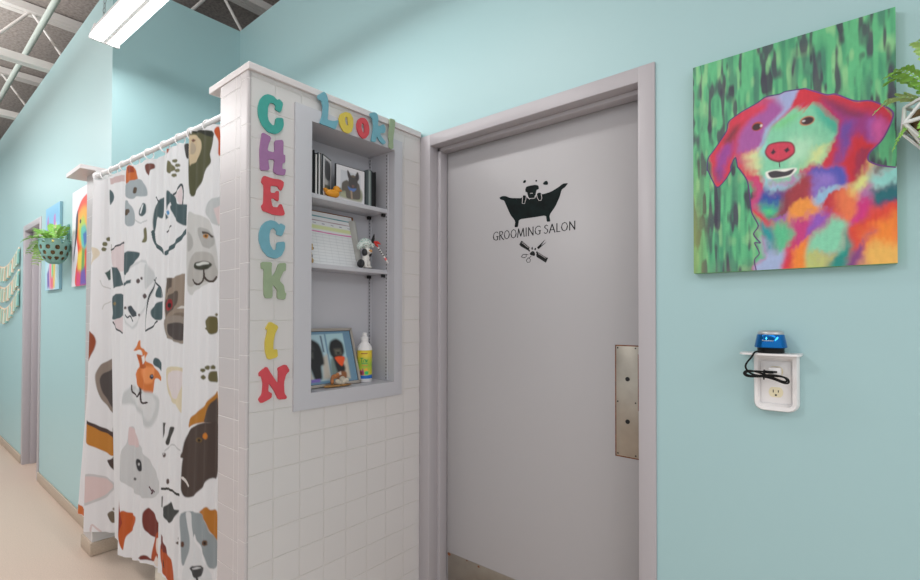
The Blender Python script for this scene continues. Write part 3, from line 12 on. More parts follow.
# ---- the curtain's drape: plan knots (s along the cloth, top x,y, bottom x,y) ----
KNOTS = [(0.00,-3.50,.870,-3.66,.790),(0.11,-3.50,.872,-3.565,.822),(0.21,-3.46,.800,-3.50,.782),
 (0.38,-3.36,.864,-3.33,.904),(0.47,-3.285,.838,-3.22,.872),(0.65,-3.05,.874,-3.08,.893),
 (0.74,-3.02,.846,-3.03,.823),(1.12,-2.64,.906,-2.70,.915),(1.20,-2.535,.872,-2.64,.893),
 (1.43,-2.36,.910,-2.43,.906),(1.52,-2.24,.860,-2.30,.854),(1.92,-1.93,.925,-1.93,.925)]
PANELS = dict(F=(0.00,0.11),A=(0.21,0.38),B=(0.47,0.65),C=(0.74,1.12),D=(1.20,1.43),E=(1.52,1.92))
CW, ZTOP, ZHEM = 1.92, 2.232, 0.18
def drape(ns, nt):
    k = np.array(KNOTS); s = np.linspace(0, CW, ns); fine = np.linspace(-.05, CW+.05, 2000)
    sm = []
    g = np.exp(-.5*(np.arange(-40,41)*(fine[1]-fine[0])/.008)**2); g /= g.sum()
    for c in range(1, 5):
        v = np.interp(fine, k[:,0], k[:,c]); e = np.pad(v, 40, mode='edge')
        sm.append(np.interp(s, fine, np.convolve(e, g, mode='valid')))
    t = np.linspace(0, 1, nt)[:,None]
    w = t**.9
    rip = .006*np.sin(s*52+1.1)*np.sin(s*17)*(0.35+.65*t) + .003*np.sin(s*93+3*t)
    x = sm[0]*(1-w)+sm[2]*w; y = sm[1]*(1-w)+sm[3]*w + rip
    hem = ZHEM + np.interp(s, [0,.11,.21], [.06,.05,0.])
    z = ZTOP*(1-t)+hem*t + 0*x
    # the heading dips between the rings
    z = z - .012*np.clip(1-t*14,0,1)*np.abs(np.sin(s*np.pi/.19))
    return s, t[:,0], np.stack([x,y,z],-1)
# ================= helpers =================
SC = bpy.context.scene
COL = SC.collection
R = math.radians
rnd = random.Random(7)

def lin(c):
    return tuple(((v/255)/12.92 if v/255 <= .04045 else ((v/255+.055)/1.055)**2.4) for v in c)

def mat(name, c, rough=.5, metal=0., bump=0., bscale=60., var=0., vscale=6., spec=.5, emit=0., trans=0.):
    m = bpy.data.materials.new(name); m.use_nodes = True
    nt = m.node_tree; b = nt.nodes['Principled BSDF']
    rgb = lin(c)
    b.inputs['Base Color'].default_value = (*rgb, 1)
    b.inputs['Roughness'].default_value = rough; b.inputs['Metallic'].default_value = metal
    b.inputs['Specular IOR Level'].default_value = spec
    if trans: b.inputs['Transmission Weight'].default_value = trans
    if emit:
        b.inputs['Emission Color'].default_value = (*rgb, 1); b.inputs['Emission Strength'].default_value = emit
    tc = nt.nodes.new('ShaderNodeTexCoord')
    if var:
        n = nt.nodes.new('ShaderNodeTexNoise'); n.inputs['Scale'].default_value = vscale; n.inputs['Detail'].default_value = 5
        nt.links.new(tc.outputs['Object'], n.inputs['Vector'])
        r = nt.nodes.new('ShaderNodeMapRange'); r.inputs['From Min'].default_value = .3; r.inputs['From Max'].default_value = .7
        r.inputs['To Min'].default_value = 1-var; r.inputs['To Max'].default_value = 1+var
        nt.links.new(n.outputs['Fac'], r.inputs['Value'])
        mx = nt.nodes.new('ShaderNodeVectorMath'); mx.operation = 'SCALE'; mx.inputs[0].default_value = rgb
        nt.links.new(r.outputs['Result'], mx.inputs['Scale']); nt.links.new(mx.outputs['Vector'], b.inputs['Base Color'])
    if bump:
        n = nt.nodes.new('ShaderNodeTexNoise'); n.inputs['Scale'].default_value = bscale; n.inputs['Detail'].default_value = 4
        nt.links.new(tc.outputs['Object'], n.inputs['Vector'])
        bp = nt.nodes.new('ShaderNodeBump'); bp.inputs['Strength'].default_value = bump; bp.inputs['Distance'].default_value = .004
        nt.links.new(n.outputs['Fac'], bp.inputs['Height']); nt.links.new(bp.outputs['Normal'], b.inputs['Normal'])
    return m

def art_mat(name, rough=.6, translucent=0., bump=0., bscale=80.):
    m = bpy.data.materials.new(name); m.use_nodes = True
    nt = m.node_tree; b = nt.nodes['Principled BSDF']; b.inputs['Roughness'].default_value = rough
    a = nt.nodes.new('ShaderNodeAttribute'); a.attribute_name = 'print'
    nt.links.new(a.outputs['Color'], b.inputs['Base Color'])
    if bump:
        tc = nt.nodes.new('ShaderNodeTexCoord')
        n = nt.nodes.new('ShaderNodeTexNoise'); n.inputs['Scale'].default_value = bscale
        nt.links.new(tc.outputs['Object'], n.inputs['Vector'])
        bp = nt.nodes.new('ShaderNodeBump'); bp.inputs['Strength'].default_value = bump; bp.inputs['Distance'].default_value = .003
        nt.links.new(n.outputs['Fac'], bp.inputs['Height']); nt.links.new(bp.outputs['Normal'], b.inputs['Normal'])
    if translucent:
        t = nt.nodes.new('ShaderNodeBsdfTranslucent'); nt.links.new(a.outputs['Color'], t.inputs['Color'])
        mx = nt.nodes.new('ShaderNodeMixShader'); mx.inputs[0].default_value = translucent
        o = nt.nodes['Material Output']
        nt.links.new(b.outputs[0], mx.inputs[1]); nt.links.new(t.outputs[0], mx.inputs[2]); nt.links.new(mx.outputs[0], o.inputs['Surface'])
    return m

def tile_mat(name, axis, phase_u, phase_z, w, h, col, grout):
    """square glazed tiles: brick node over (axis, z)"""
    m = bpy.data.materials.new(name); m.use_nodes = True
    nt = m.node_tree; b = nt.nodes['Principled BSDF']; b.inputs['Roughness'].default_value = .32
    tc = nt.nodes.new('ShaderNodeTexCoord'); sp = nt.nodes.new('ShaderNodeSeparateXYZ'); cb = nt.nodes.new('ShaderNodeCombineXYZ')
    nt.links.new(tc.outputs['Object'], sp.inputs[0])
    for ax, ph, inp in ((axis, phase_u, 'X'), ('Z', phase_z, 'Y')):
        ad = nt.nodes.new('ShaderNodeMath'); ad.operation = 'SUBTRACT'; ad.inputs[1].default_value = ph
        nt.links.new(sp.outputs[ax], ad.inputs[0]); nt.links.new(ad.outputs[0], cb.inputs[inp])
    br = nt.nodes.new('ShaderNodeTexBrick'); br.offset = 0; br.squash = 1
    for k, v in (('Scale', 1), ('Mortar Size', .0024), ('Mortar Smooth', .5), ('Bias', 0), ('Brick Width', w), ('Row Height', h)): br.inputs[k].default_value = v
    c = lin(col)
    br.inputs['Color1'].default_value = (*c, 1); br.inputs['Color2'].default_value = (*[v*.985 for v in c], 1); br.inputs['Mortar'].default_value = (*lin(grout), 1)
    nt.links.new(cb.outputs[0], br.inputs['Vector']); nt.links.new(br.outputs['Color'], b.inputs['Base Color'])
    inv = nt.nodes.new('ShaderNodeMath'); inv.operation = 'SUBTRACT'; inv.inputs[0].default_value = 1
    nt.links.new(br.outputs['Fac'], inv.inputs[1])
    n = nt.nodes.new('ShaderNodeTexNoise'); n.inputs['Scale'].default_value = 9; nt.links.new(tc.outputs['Object'], n.inputs['Vector'])
    ad = nt.nodes.new('ShaderNodeMath'); ad.operation = 'MULTIPLY_ADD'; ad.inputs[1].default_value = .2
    nt.links.new(n.outputs['Fac'], ad.inputs[0]); nt.links.new(inv.outputs[0], ad.inputs[2])
    bp = nt.nodes.new('ShaderNodeBump'); bp.inputs['Strength'].default_value = .6; bp.inputs['Distance'].default_value = .0045
    nt.links.new(ad.outputs[0], bp.inputs['Height']); nt.links.new(bp.outputs['Normal'], b.inputs['Normal'])
    return m

# ---- mesh builder ----
class MB:
    def __init__(s): s.v = []; s.f = []; s.mi = []; s.cur = 0
    def add(s, vs, fs):
        o = len(s.v); s.v += [tuple(p) for p in vs]; s.f += [tuple(i+o for i in f) for f in fs]; s.mi += [s.cur]*len(fs); return s
    def box(s, x0, x1, y0, y1, z0, z1, skip=''):
        v = [(x0,y0,z0),(x1,y0,z0),(x1,y1,z0),(x0,y1,z0),(x0,y0,z1),(x1,y0,z1),(x1,y1,z1),(x0,y1,z1)]
        return s.add(v, [(3,2,1,0),(4,5,6,7),(0,1,5,4),(1,2,6,5),(2,3,7,6),(3,0,4,7)])
    def bbox(s, x0, x1, y0, y1, z0, z1, r=.003, seg=2):
        bm = bmesh.new(); bmesh.ops.create_cube(bm, size=1)
        for v in bm.verts: v.co = Vector(((x0+x1)/2+v.co.x*(x1-x0), (y0+y1)/2+v.co.y*(y1-y0), (z0+z1)/2+v.co.z*(z1-z0)))
        bmesh.ops.bevel(bm, geom=bm.edges[:]+bm.verts[:], offset=r, segments=seg, affect='EDGES', profile=.5, clamp_overlap=True)
        return s.bm(bm)
    def bm(s, bm, M=None):
        bm.verts.index_update()
        vs = [(M @ v.co if M else v.co.copy()) for v in bm.verts]; fs = [[v.index for v in f.verts] for f in bm.faces]; bm.free()
        return s.add(vs, fs)
    def tube(s, pts, r, n=8, cap=True, closed=False):
        pts = [Vector(p) for p in pts]; N = len(pts); rs = r if isinstance(r, (list, tuple)) else [r]*N
        vs = []; up = None
        for i, p in enumerate(pts):
            a = pts[(i-1) % N] if (closed or i > 0) else p; b = pts[(i+1) % N] if (closed or i < N-1) else p
            t = (b-a).normalized()
            if up is None: up = t.orthogonal().normalized()
            up = (up - t*up.dot(t)).normalized(); w = t.cross(up)
            vs += [p + (up*math.cos(2*math.pi*k/n)+w*math.sin(2*math.pi*k/n))*rs[i] for k in range(n)]
        fs = []
        for i in range(N if closed else N-1):
            for k in range(n):
                j = (i+1) % N; fs.append((i*n+k, i*n+(k+1)%n, j*n+(k+1)%n, j*n+k))
        if cap and not closed: fs += [tuple(range(n-1,-1,-1)), tuple(range((N-1)*n, N*n))]
        return s.add(vs, fs)
    def lathe(s, prof, c, n=32, axis='z'):
        vs = []
        for r, h in prof:
            for k in range(n):
                a = 2*math.pi*k/n; p = (r*math.cos(a), r*math.sin(a), h)
                if axis == 'y': p = (p[0], -p[2], p[1])
                vs.append((c[0]+p[0], c[1]+p[1], c[2]+p[2]))
        fs = [(i*n+k, i*n+(k+1)%n, (i+1)*n+(k+1)%n, (i+1)*n+k) for i in range(len(prof)-1) for k in range(n)]
        fs += [tuple(range(n-1,-1,-1)), tuple(range((len(prof)-1)*n, len(prof)*n))]
        return s.add(vs, fs)
    def ell(s, c, r, rot=None, seg=16, rings=10):
        bm = bmesh.new(); bmesh.ops.create_uvsphere(bm, u_segments=seg, v_segments=rings, radius=1)
        M = Matrix.Translation(c) @ (rot.to_4x4() if rot else Matrix()) @ Matrix.Diagonal((*r, 1))
        return s.bm(bm, M)
    def prism(s, loops, to3, d0, d1):
        """extrude a 2-D outline (with holes) between depths d0..d1; to3(u,v,d) -> xyz"""
        flat = [p for l in loops for p in l]
        tri = tessellate_polygon([[Vector((p[0], p[1], 0)) for p in l] for l in loops])
        n = len(flat)
        vs = [to3(p[0], p[1], d0) for p in flat] + [to3(p[0], p[1], d1) for p in flat]
        fs = [tuple(t) for t in tri] + [tuple(i+n for i in t[::-1]) for t in tri]
        o = 0
        for l in loops:
            k = len(l)
            for i in range(k): fs.append((o+i, o+(i+1)%k, n+o+(i+1)%k, n+o+i))
            o += k
        return s.add(vs, fs)

WORLD = {}
def finish(me, smooth, fixn=True):
    if fixn:
        bm = bmesh.new(); bm.from_mesh(me); bmesh.ops.recalc_face_normals(bm, faces=bm.faces); bm.to_mesh(me); bm.free()
    if smooth is not None:
        me.polygons.foreach_set('use_smooth', [True]*len(me.polygons))
        if smooth < 3: me.set_sharp_from_angle(angle=smooth)
def put(o, parent):
    COL.objects.link(o)
    if parent:
        o.parent = parent
    return o
def obj(name, mb, mats, parent=None, smooth=.7, loc=None, fixn=True):
    """one mesh object; verts given in world space (parent and loc offsets taken off)"""
    base = Vector(loc) if loc else (WORLD[parent.name] if parent else Vector((0,0,0)))
    me = bpy.data.meshes.new(name)
    me.from_pydata([Vector(p)-base for p in mb.v], [], mb.f)
    for m in (mats if isinstance(mats, list) else [mats]): me.materials.append(m)
    if isinstance(mats, list): me.polygons.foreach_set('material_index', mb.mi)
    finish(me, smooth, fixn)
    o = bpy.data.objects.new(name, me); put(o, parent)
    WORLD[o.name] = base.copy()
    if not parent: o.location = base
    elif loc: o.location = base - WORLD[parent.name]
    return o
def tag(o, label=None, cat=None, group=None, kind=None):
    if label: o['label'] = label
    if cat: o['category'] = cat
    if group: o['group'] = group
    if kind: o['kind'] = kind
    return o
def thing(name, label, cat, loc, group=None):
    o = bpy.data.objects.new(name, None); o.empty_display_size = .05; COL.objects.link(o)
    o.location = loc; WORLD[o.name] = Vector(loc)
    return tag(o, label, cat, group)
def struct(name, mb, m, label, cat, parent=None, smooth=None):
    o = obj(name, mb, m, parent, smooth)
    return tag(o, label, cat, kind='structure') if not parent else o

# ---- flat art: shapes rasterised to a colour attribute on a fine mesh ----
def chaikin(p, it=2, q=.25):
    for _ in range(it):
        o = []
        for i in range(len(p)):
            a, b = p[i], p[(i+1) % len(p)]
            o += [(a[0]*(1-q)+b[0]*q, a[1]*(1-q)+b[1]*q), (a[0]*q+b[0]*(1-q), a[1]*q+b[1]*(1-q))]
        p = o
    return p
def catmull(p, closed, sub=5, tens=.42):
    n = len(p); o = []
    for i in range(n if closed else n-1):
        if closed: a, b, c, d = p[i-1], p[i], p[(i+1) % n], p[(i+2) % n]
        else: a, b, c, d = p[max(0, i-1)], p[i], p[i+1], p[min(n-1, i+2)]
        for k in range(sub):
            t = k/sub; t2 = t*t; t3 = t2*t
            o.append(tuple((2*t3-3*t2+1)*b[m]+(t3-2*t2+t)*tens*(c[m]-a[m])+(-2*t3+3*t2)*c[m]+(t3-t2)*tens*(d[m]-b[m]) for m in (0, 1)))
    return o if closed else o+[p[-1]]
def raster(img, U, V, shapes, sx=1., sy=1., sr=1., smooth=2):
    """U,V 1-D sample positions; img[v,u,3] linear colours"""
    def seg(P, pts, closed):
        d = np.full(P[0].shape, 1e9); ins = np.zeros(P[0].shape, bool); n = len(pts)
        for i in range(n if closed else n-1):
            ax, ay = pts[i]; bx, by = pts[(i+1) % n]
            ex, ey = bx-ax, by-ay; L = ex*ex+ey*ey+1e-12
            t = np.clip(((P[0]-ax)*ex+(P[1]-ay)*ey)/L, 0, 1)
            d = np.minimum(d, (P[0]-ax-t*ex)**2+(P[1]-ay-t*ey)**2)
            if closed and abs(ey) > 1e-12: ins ^= ((ay > P[1]) != (by > P[1])) & (P[0] < ex*(P[1]-ay)/ey+ax)
        return np.sqrt(d), ins
    for sh in shapes:
        k, col = sh[0], np.array(lin(sh[1]))
        if k == 'e':
            c = (sh[2][0]*sx, sh[2][1]*sy); pts = [(c[0]+sh[3]*sx*math.cos(a*math.pi/12), c[1]+sh[4]*sy*.75*math.sin(a*math.pi/12)) for a in range(24)]; w = sh[5]*sr; closed = True
        else:
            pts = [(p[0]*sx, p[1]*sy) for p in sh[2]]; w = sh[3]*sr; closed = k == 'f'
            if smooth and len(pts) > 2 and not (closed and len(pts) < 5): pts = catmull(pts, closed)
        xs = [p[0] for p in pts]; ys = [p[1] for p in pts]; mg = w*2.2+.002
        i0, i1 = np.searchsorted(U, [min(xs)-mg, max(xs)+mg]); j0, j1 = np.searchsorted(V, [min(ys)-mg, max(ys)+mg])
        if i1 <= i0 or j1 <= j0: continue
        P = np.meshgrid(U[i0:i1], V[j0:j1]); d, ins = seg(P, pts, closed)
        if closed: a = np.clip(.5+np.where(ins, d, -d)/(w+1e-6)*.5, 0, 1)
        else: a = np.clip((w*.5-d)/.0014+.5, 0, 1)
        a = (a*a*(3-2*a))[..., None]
        img[j0:j1, i0:i1] = img[j0:j1, i0:i1]*(1-a)+col*a
    return img
def noise2(nv, nu, cv, cu, seed):
    g = np.random.RandomState(seed).rand(cv+2, cu+2)
    y = np.linspace(0, cv, nv, endpoint=False); x = np.linspace(0, cu, nu, endpoint=False)
    yi, xi = y.astype(int), x.astype(int); fy = (y-yi)[:, None]; fx = (x-xi)[None]
    fy = fy*fy*(3-2*fy); fx = fx*fx*(3-2*fx)
    a = g[yi][:, xi]; b = g[yi][:, xi+1]; c = g[yi+1][:, xi]; d = g[yi+1][:, xi+1]
    return a*(1-fx)*(1-fy)+b*fx*(1-fy)+c*(1-fx)*fy+d*fx*fy
def sheet(name, pos, img, m, parent=None, loc=None, thick=0., smooth=True):
    """grid mesh from pos[v,u,3] in world space with its colours"""
    nv, nu = pos.shape[:2]; base = Vector(loc) if loc else (WORLD[parent.name] if parent else Vector((0,0,0)))
    co = (pos.reshape(-1, 3)-np.array(base)).astype(np.float32); n = nv*nu
    idx = np.arange(n).reshape(nv, nu)
    q = np.stack([idx[:-1,:-1], idx[1:,:-1], idx[1:,1:], idx[:-1,1:]], -1).reshape(-1, 4)
    me = bpy.data.meshes.new(name)
    me.vertices.add(n); me.vertices.foreach_set('co', co.ravel())
    me.loops.add(q.size); me.loops.foreach_set('vertex_index', q.ravel().astype(np.int32))
    me.polygons.add(len(q)); me.polygons.foreach_set('loop_start', np.arange(0, q.size, 4, dtype=np.int32))
    me.polygons.foreach_set('use_smooth', np.full(len(q), smooth))
    me.update(calc_edges=True)
    at = me.color_attributes.new('print', 'FLOAT_COLOR', 'POINT')
    at.data.foreach_set('color', np.concatenate([img.reshape(-1, 3), np.ones((n, 1))], 1).astype(np.float32).ravel())
    me.materials.append(m)
    o = bpy.data.objects.new(name, me); put(o, parent); WORLD[o.name] = base.copy()
    if not parent: o.location = base
    return o
def flat(name, o3, eu, ev, w, h, nu, nv, base, shapes, m, parent, smooth=1):
    """a printed rectangle: corner o3 (top left), unit vectors eu (right) and ev (down), shapes in metres"""
    U = np.linspace(0, w, nu); V = np.linspace(0, h, nv)
    img = np.tile(np.array(lin(base)), (nv, nu, 1)); raster(img, U, V, shapes, smooth=smooth)
    pos = np.array(o3)+U[None, :, None]*np.array(eu)+V[:, None, None]*np.array(ev)
    return sheet(name, pos, img, m, parent, smooth=False)
# ================= materials =================
M_teal = mat('teal_wall_paint', (165,199,202), .42, bump=.10, bscale=14)
M_lav = mat('lavender_grey_enamel', (178,174,178), .38, bump=.04, bscale=25)
M_doorp = mat('door_paint', (171,169,171), .4, bump=.04, bscale=20)
M_niche = mat('niche_grey_paint', (195,195,201), .42, bump=.04, bscale=25)
M_cap = mat('white_cap_paint', (214,208,208), .4, bump=.06, bscale=30)
M_floor = mat('speckled_beige_epoxy', (200,180,165), .45, var=.10, vscale=160, bump=.05, bscale=90)
M_cove = mat('beige_cove_base', (182,164,146), .55, var=.08, vscale=120)
M_deck = mat('wood_fibre_deck', (164,155,150), .95, var=.30, vscale=45, bump=.8, bscale=90)
M_joist = mat('off_white_joist_paint', (224,220,216), .5)
M_cond = mat('pale_conduit', (196,206,200), .45)
M_tile = tile_mat('tile_face', 'Y', .839-1.1, .981-2.2, .1097, .1097, (214,211,210), (214,211,208))
M_tile_end = tile_mat('tile_end', 'X', -1.898, .981-2.2-.03, .127, .1097, (186,181,182), (214,210,210))  # end, filler and bullnose tiles: dimmer light put into a darker base colour
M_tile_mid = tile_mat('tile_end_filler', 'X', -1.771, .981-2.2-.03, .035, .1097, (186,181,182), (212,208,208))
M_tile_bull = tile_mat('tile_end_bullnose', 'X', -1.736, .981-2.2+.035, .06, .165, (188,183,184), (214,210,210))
M_steel = mat('worn_steel', (164,157,146), .36, .8, var=.15, vscale=9, bump=.03, bscale=40)
M_rust = mat('rust', (120,72,44), .8, var=.4, vscale=60)
M_black = mat('black_rubber', (14,16,16), .5, spec=.25)
M_vinyl = mat('black_green_vinyl', (6,20,20), .6, var=.6, vscale=30, spec=.15)
M_white = mat('white_plastic', (232,230,230), .3)
M_ivory = mat('ivory_plastic', (226,216,184), .4)
M_dark = mat('dark_slot', (20,20,22), .7)
M_tube = mat('lit_lamp_lens', (255,252,250), .4, emit=5.0)
M_lampw = mat('white_lamp_housing', (236,234,234), .4)
M_chain = mat('zinc_chain', (150,150,150), .4, .8)
M_foil = mat('glossy_blue_shell', (10,104,176), .12, .75)
M_silver = mat('silver_grille', (186,188,190), .38, .6)
M_leaf = mat('fern_green', (140,198,88), .5, var=.25, vscale=30)
M_leafd = mat('fern_pale_green', (180,216,136), .5, var=.2, vscale=30)
M_tealb = mat('aqua_plastic', (128,176,166), .4)
M_moss = mat('brown_moss', (104,86,58), .95, var=.5, vscale=70, bump=1., bscale=80)
M_wire = mat('grey_white_wire', (226,232,230), .45, .0)
LC = dict(teal=(64,160,150), purple=(158,112,158), red=(206,72,82), blue=(112,168,184), green=(150,168,136), yellow=(212,190,78))
M_let = {k: mat('letter_'+k, v, .55, var=.05, vscale=40) for k, v in LC.items()}
M_canvas = art_mat('painted_canvas', .45, bump=.22, bscale=180)
M_print = art_mat('glossy_print', .35)
M_cloth = art_mat('printed_curtain_cloth', .75, .28)
M_edge = mat('canvas_edge', (200,196,186), .7)

H = 1.43
XP, YW, YE, XB, Y3, X2 = -1.6832, 1.716, .840, -1.898, .921, -3.565
ZT = 2.308          # partition top

# ================= setting =================
struct('floor', MB().box(-11, 3.5, -4.5, 3.4, -.1, 0), M_floor, 'beige speckled floor of the corridor', 'floor')
struct('ceiling', MB().box(-11, 3.5, -4.5, 3.4, 4.0, 4.12), M_deck, 'grey brown wood fibre roof deck above the joists', 'ceiling')
w = MB()
w.box(X2-.13, -1.655, YW, YW+.15, 0, 3.55); w.box(-.585, 3.4, YW, YW+.15, 0, 3.55); w.box(-1.655, -.585, YW, YW+.15, 2.285, 3.55)
struct('wall_right', w, M_teal, 'pale teal wall around the grey door and the dog painting', 'wall')
struct('wall_back', MB().box(X2-.13, X2, Y3+.13, YW, 0, 3.55), M_teal, 'teal wall behind the curtain, under the hanging light', 'wall')
w = MB(); w.box(-10.8, -6.25, Y3, Y3+.13, 0, 3.505); w.box(-5.57, X2, Y3, Y3+.13, 0, 3.505); w.box(-6.25, -5.57, Y3, Y3+.13, 2.25, 3.505)
struct('wall_left', w, M_teal, 'long pale teal corridor wall on the far left', 'wall')
struct('wall_sky_block', MB().box(-11, 3.5, 3.2, 3.35, 0, 4.0), M_teal, 'unseen wall added behind the rooms to block sky light', 'wall')  # added out of view so no sky light leaks over the walls

struct('wall_end', MB().box(-10.95, -10.8, -4.5, 3.2, 0, 4.0), M_teal, 'teal wall closing the far end of the corridor', 'wall')

# tiled partition with the hole for the niche
NY0, NY1, NZ0, NZ1 = 1.052, 1.552, 1.105, 2.225
p = MB()
p.cur = 0
def px_box(y0, y1, z0, z1, x0=XB, x1=XP): p.box(x0, x1, y0, y1, z0, z1)
px_box(YE+.012, YW, 0, NZ0); px_box(YE+.012, YW, NZ1, ZT); px_box(YE+.012, NY0, NZ0, NZ1); px_box(NY1, YW, NZ0, NZ1); px_box(NY0, NY1, NZ0, NZ1, XB, XB+.02)
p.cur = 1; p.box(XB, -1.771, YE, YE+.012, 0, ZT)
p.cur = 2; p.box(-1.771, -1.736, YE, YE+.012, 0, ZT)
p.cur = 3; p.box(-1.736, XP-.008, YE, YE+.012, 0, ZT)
p.cur = 3; p.tube([(XP-.008, YE+.008, 0), (XP-.008, YE+.008, ZT)], .008, 12)
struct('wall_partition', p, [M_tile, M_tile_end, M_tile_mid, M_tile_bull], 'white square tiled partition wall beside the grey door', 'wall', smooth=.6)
c = MB(); c.bbox(-1.992, XP+.013, YE-.004, YW-.010, ZT, ZT+.026, .002)
struct('trim_1', c, M_cap, 'white painted cap board along the top of the tiled partition', 'trim')
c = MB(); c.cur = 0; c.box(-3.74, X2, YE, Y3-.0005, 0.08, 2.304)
q = MB(); q.box(X2, X2+.012, YE, YW, 0, 2.304); struct('wall_lining', q, M_tile, 'white square tiles lining the wall inside the curtained booth', 'wall')
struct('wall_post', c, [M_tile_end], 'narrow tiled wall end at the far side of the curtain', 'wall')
c = MB(); c.bbox(-3.885, -3.556, .764, Y3-.001, 2.304, 2.33, .002)
struct('trim_2', c, M_cap, 'white cap board on the narrow tiled wall end', 'trim')

def base(name, label, x0, x1, y0, y1, h=.08):
    b = MB(); b.bbox(x0, x1, y0, y1, 0.0005, h, .004); struct(name, b, M_cove, label, 'baseboard', smooth=.6)
base('baseboard_left', 'beige cove base along the corridor wall near the post', -5.515, -3.752, Y3-.014, Y3-.0005)
base('baseboard_far', 'beige cove base along the corridor wall past the far door', -10.8, -6.30, Y3-.014, Y3-.0005)
b = MB(); b.bbox(-3.75, X2+.024, YE-.012, 1.70, .0005, .08, .006); struct('baseboard_post', b, M_cove, 'beige cove base around the foot of the tiled wall end', 'baseboard', smooth=.6)
b = MB(); b.bbox(XB-.012, XP+.012, YE-.012, YW-.022, .0005, .09, .006); struct('baseboard_partition', b, M_cove, 'beige cove base around the foot of the tiled partition', 'baseboard', smooth=.6)

# ---- door frames ----
def frame(name, label, yf, xl, xr, zt, face=.068, dep=.13, mat_=M_lav):
    f = MB()
    s1, s2 = yf+.058, yf+dep-.02
    for a, b, q in ((xl, xl+face, xl+face+.017), (xr-face+.009, xr, None)):
        f.bbox(a, b, yf, s1, 0, zt, .0025)
        if q: f.bbox(a, q, s1, s2, 0, zt, .0025)
        else: f.bbox(a-.017, b, s1, s2, 0, zt, .0025)
    f.bbox(xl+.001, xr-.001, yf+.0005, s1, zt-.054, zt, .0025); f.bbox(xl+.001, xr-.001, s1, s2, zt-.070, zt, .0025)
    return struct(name, f, mat_, label, 'door frame', smooth=.6)
frame('trim_3', 'lavender grey steel frame around the door with the bathtub decal', YW-.008, -1.683, -.553, 2.310)
frame('trim_4', 'pale lavender door frame in the far corridor wall', Y3-.008, -6.30, -5.515, 2.300)

# ---- grooming door ----
YD = 1.820
d = MB(); d.bbox(-1.612, -.622, YD, YD+.045, .012, 2.246, .002)
door = struct('door_1', d, M_doorp, 'lavender grey door with the bathtub decal and steel plates', 'door', smooth=.6)
k = MB(); k.bbox(-1.590, -.64, YD-.0016, YD-.0002, .03, .270, .0006)
kick = tag(obj('kick_plate', k, M_steel, door), 'worn steel kick plate')
r_ = MB()
for x, z, s in ((-1.583,.262,.010), (-1.40,.260,.006), (-1.20,.259,.004), (-1.02,.263,.005), (-1.47,.266,.004)): r_.ell((x, YD-.0017, z), (s, .0006, s*.8))
obj('rust_spot', r_, M_rust, kick)
k = MB(); k.bbox(-.739, -.650, YD-.0020, YD-.0003, .900, 1.322, .0006)
plate = tag(obj('push_plate', k, M_steel, door), 'worn steel push plate with two bolt holes')
e = MB(); e.box(-.740, -.736, YD-.0022, YD-.0003, .899, 1.323); e.box(-.740, -.649, YD-.0022, YD-.0003, 1.319, 1.323); e.box(-.740, -.649, YD-.0022, YD-.0003, .899, .903); e.box(-.653, -.649, YD-.0022, YD-.0003, 1.08, 1.29)
obj('rusty_edge', e, M_rust, plate)
for z in (1.195, 1.035):
    h = MB(); h.lathe([(.0085, 0), (.0085, .001)], (-.692, YD-.0021, z), 20, 'y'); obj('bolt_hole', h, M_dark, plate)
for x in (-.730, -.662):
    for z in (1.312, 1.108, .911):
        h = MB(); h.lathe([(.003, 0), (.0026, .001)], (x, YD-.0021, z), 10, 'y'); obj('screw', h, M_dark, plate)
def onp(y0, s): return lambda u, v, dd: (u, y0-dd*s, v)
q = MB(); q.prism([chaikin(DECAL['tub'], 1, .15)], onp(YD, .0006), .1, 1)
tub = obj('bathtub_decal', q, M_vinyl, door, None)
q = MB(); q.prism([chaikin(DECAL['head'], 1, .2)], onp(YD, .0009), .1, 1); obj('dog_head_mark', q, M_vinyl, tub, None)
for dr in DECAL['drops']:
    q = MB(); q.prism([chaikin(dr, 2)], onp(YD, .0006), .1, 1); obj('suds_mark', q, M_vinyl, tub, None)
q = MB()
for l in DECAL['white'][1:]: q.tube([(u, YD-.0010, v) for u, v in l], .0011, 6)
obj('paw_outline', q, mat('cut_vinyl_outline', (216,211,211), .4), tub)
# lettering: flared pen strokes on a unit box
GL = {'G': (.78, [[(.75,.80),(.62,.95),(.42,.97),(.2,.82),(.1,.5),(.2,.16),(.45,.03),(.66,.08),(.68,.42)], [(.5,.44),(.78,.44)]]),
 'R': (.68, [[(.18,0),(.18,.97)], [(.18,.95),(.45,.95),(.58,.78),(.48,.58),(.2,.5)], [(.32,.5),(.48,.2),(.70,-.02)]]),
 'O': (.86, [[(.43,.98),(.2,.84),(.1,.5),(.2,.15),(.43,.02),(.66,.15),(.76,.5),(.66,.84),(.43,.98)]]),
 'M': (.98, [[(.08,0),(.2,.98)], [(.2,.98),(.48,.1)], [(.48,.1),(.78,.98)], [(.78,.98),(.9,0)]]),
 'I': (.32, [[(.16,0),(.16,.98)]]), 'N': (.82, [[(.14,0),(.14,.98)], [(.14,.96),(.68,.02)], [(.68,.02),(.68,.98)]]),
 'S': (.62, [[(.52,.84),(.36,.97),(.18,.88),(.16,.7),(.3,.56),(.46,.42),(.5,.22),(.36,.04),(.2,.03),(.08,.16)]]),
 'A': (.76, [[(.06,0),(.38,.98)], [(.38,.98),(.70,0)], [(.18,.34),(.58,.34)]]), 'L': (.56, [[(.16,.98),(.16,.02)], [(.16,.03),(.52,.03)]]), ' ': (.30, [])}
t0, t1, t2, t3 = [Vector(p_) for p_ in DECAL['text']]
word = 'GROOMING SALON'; tot = sum(GL[ch][0] for ch in word); xx = 0
lm = MB()
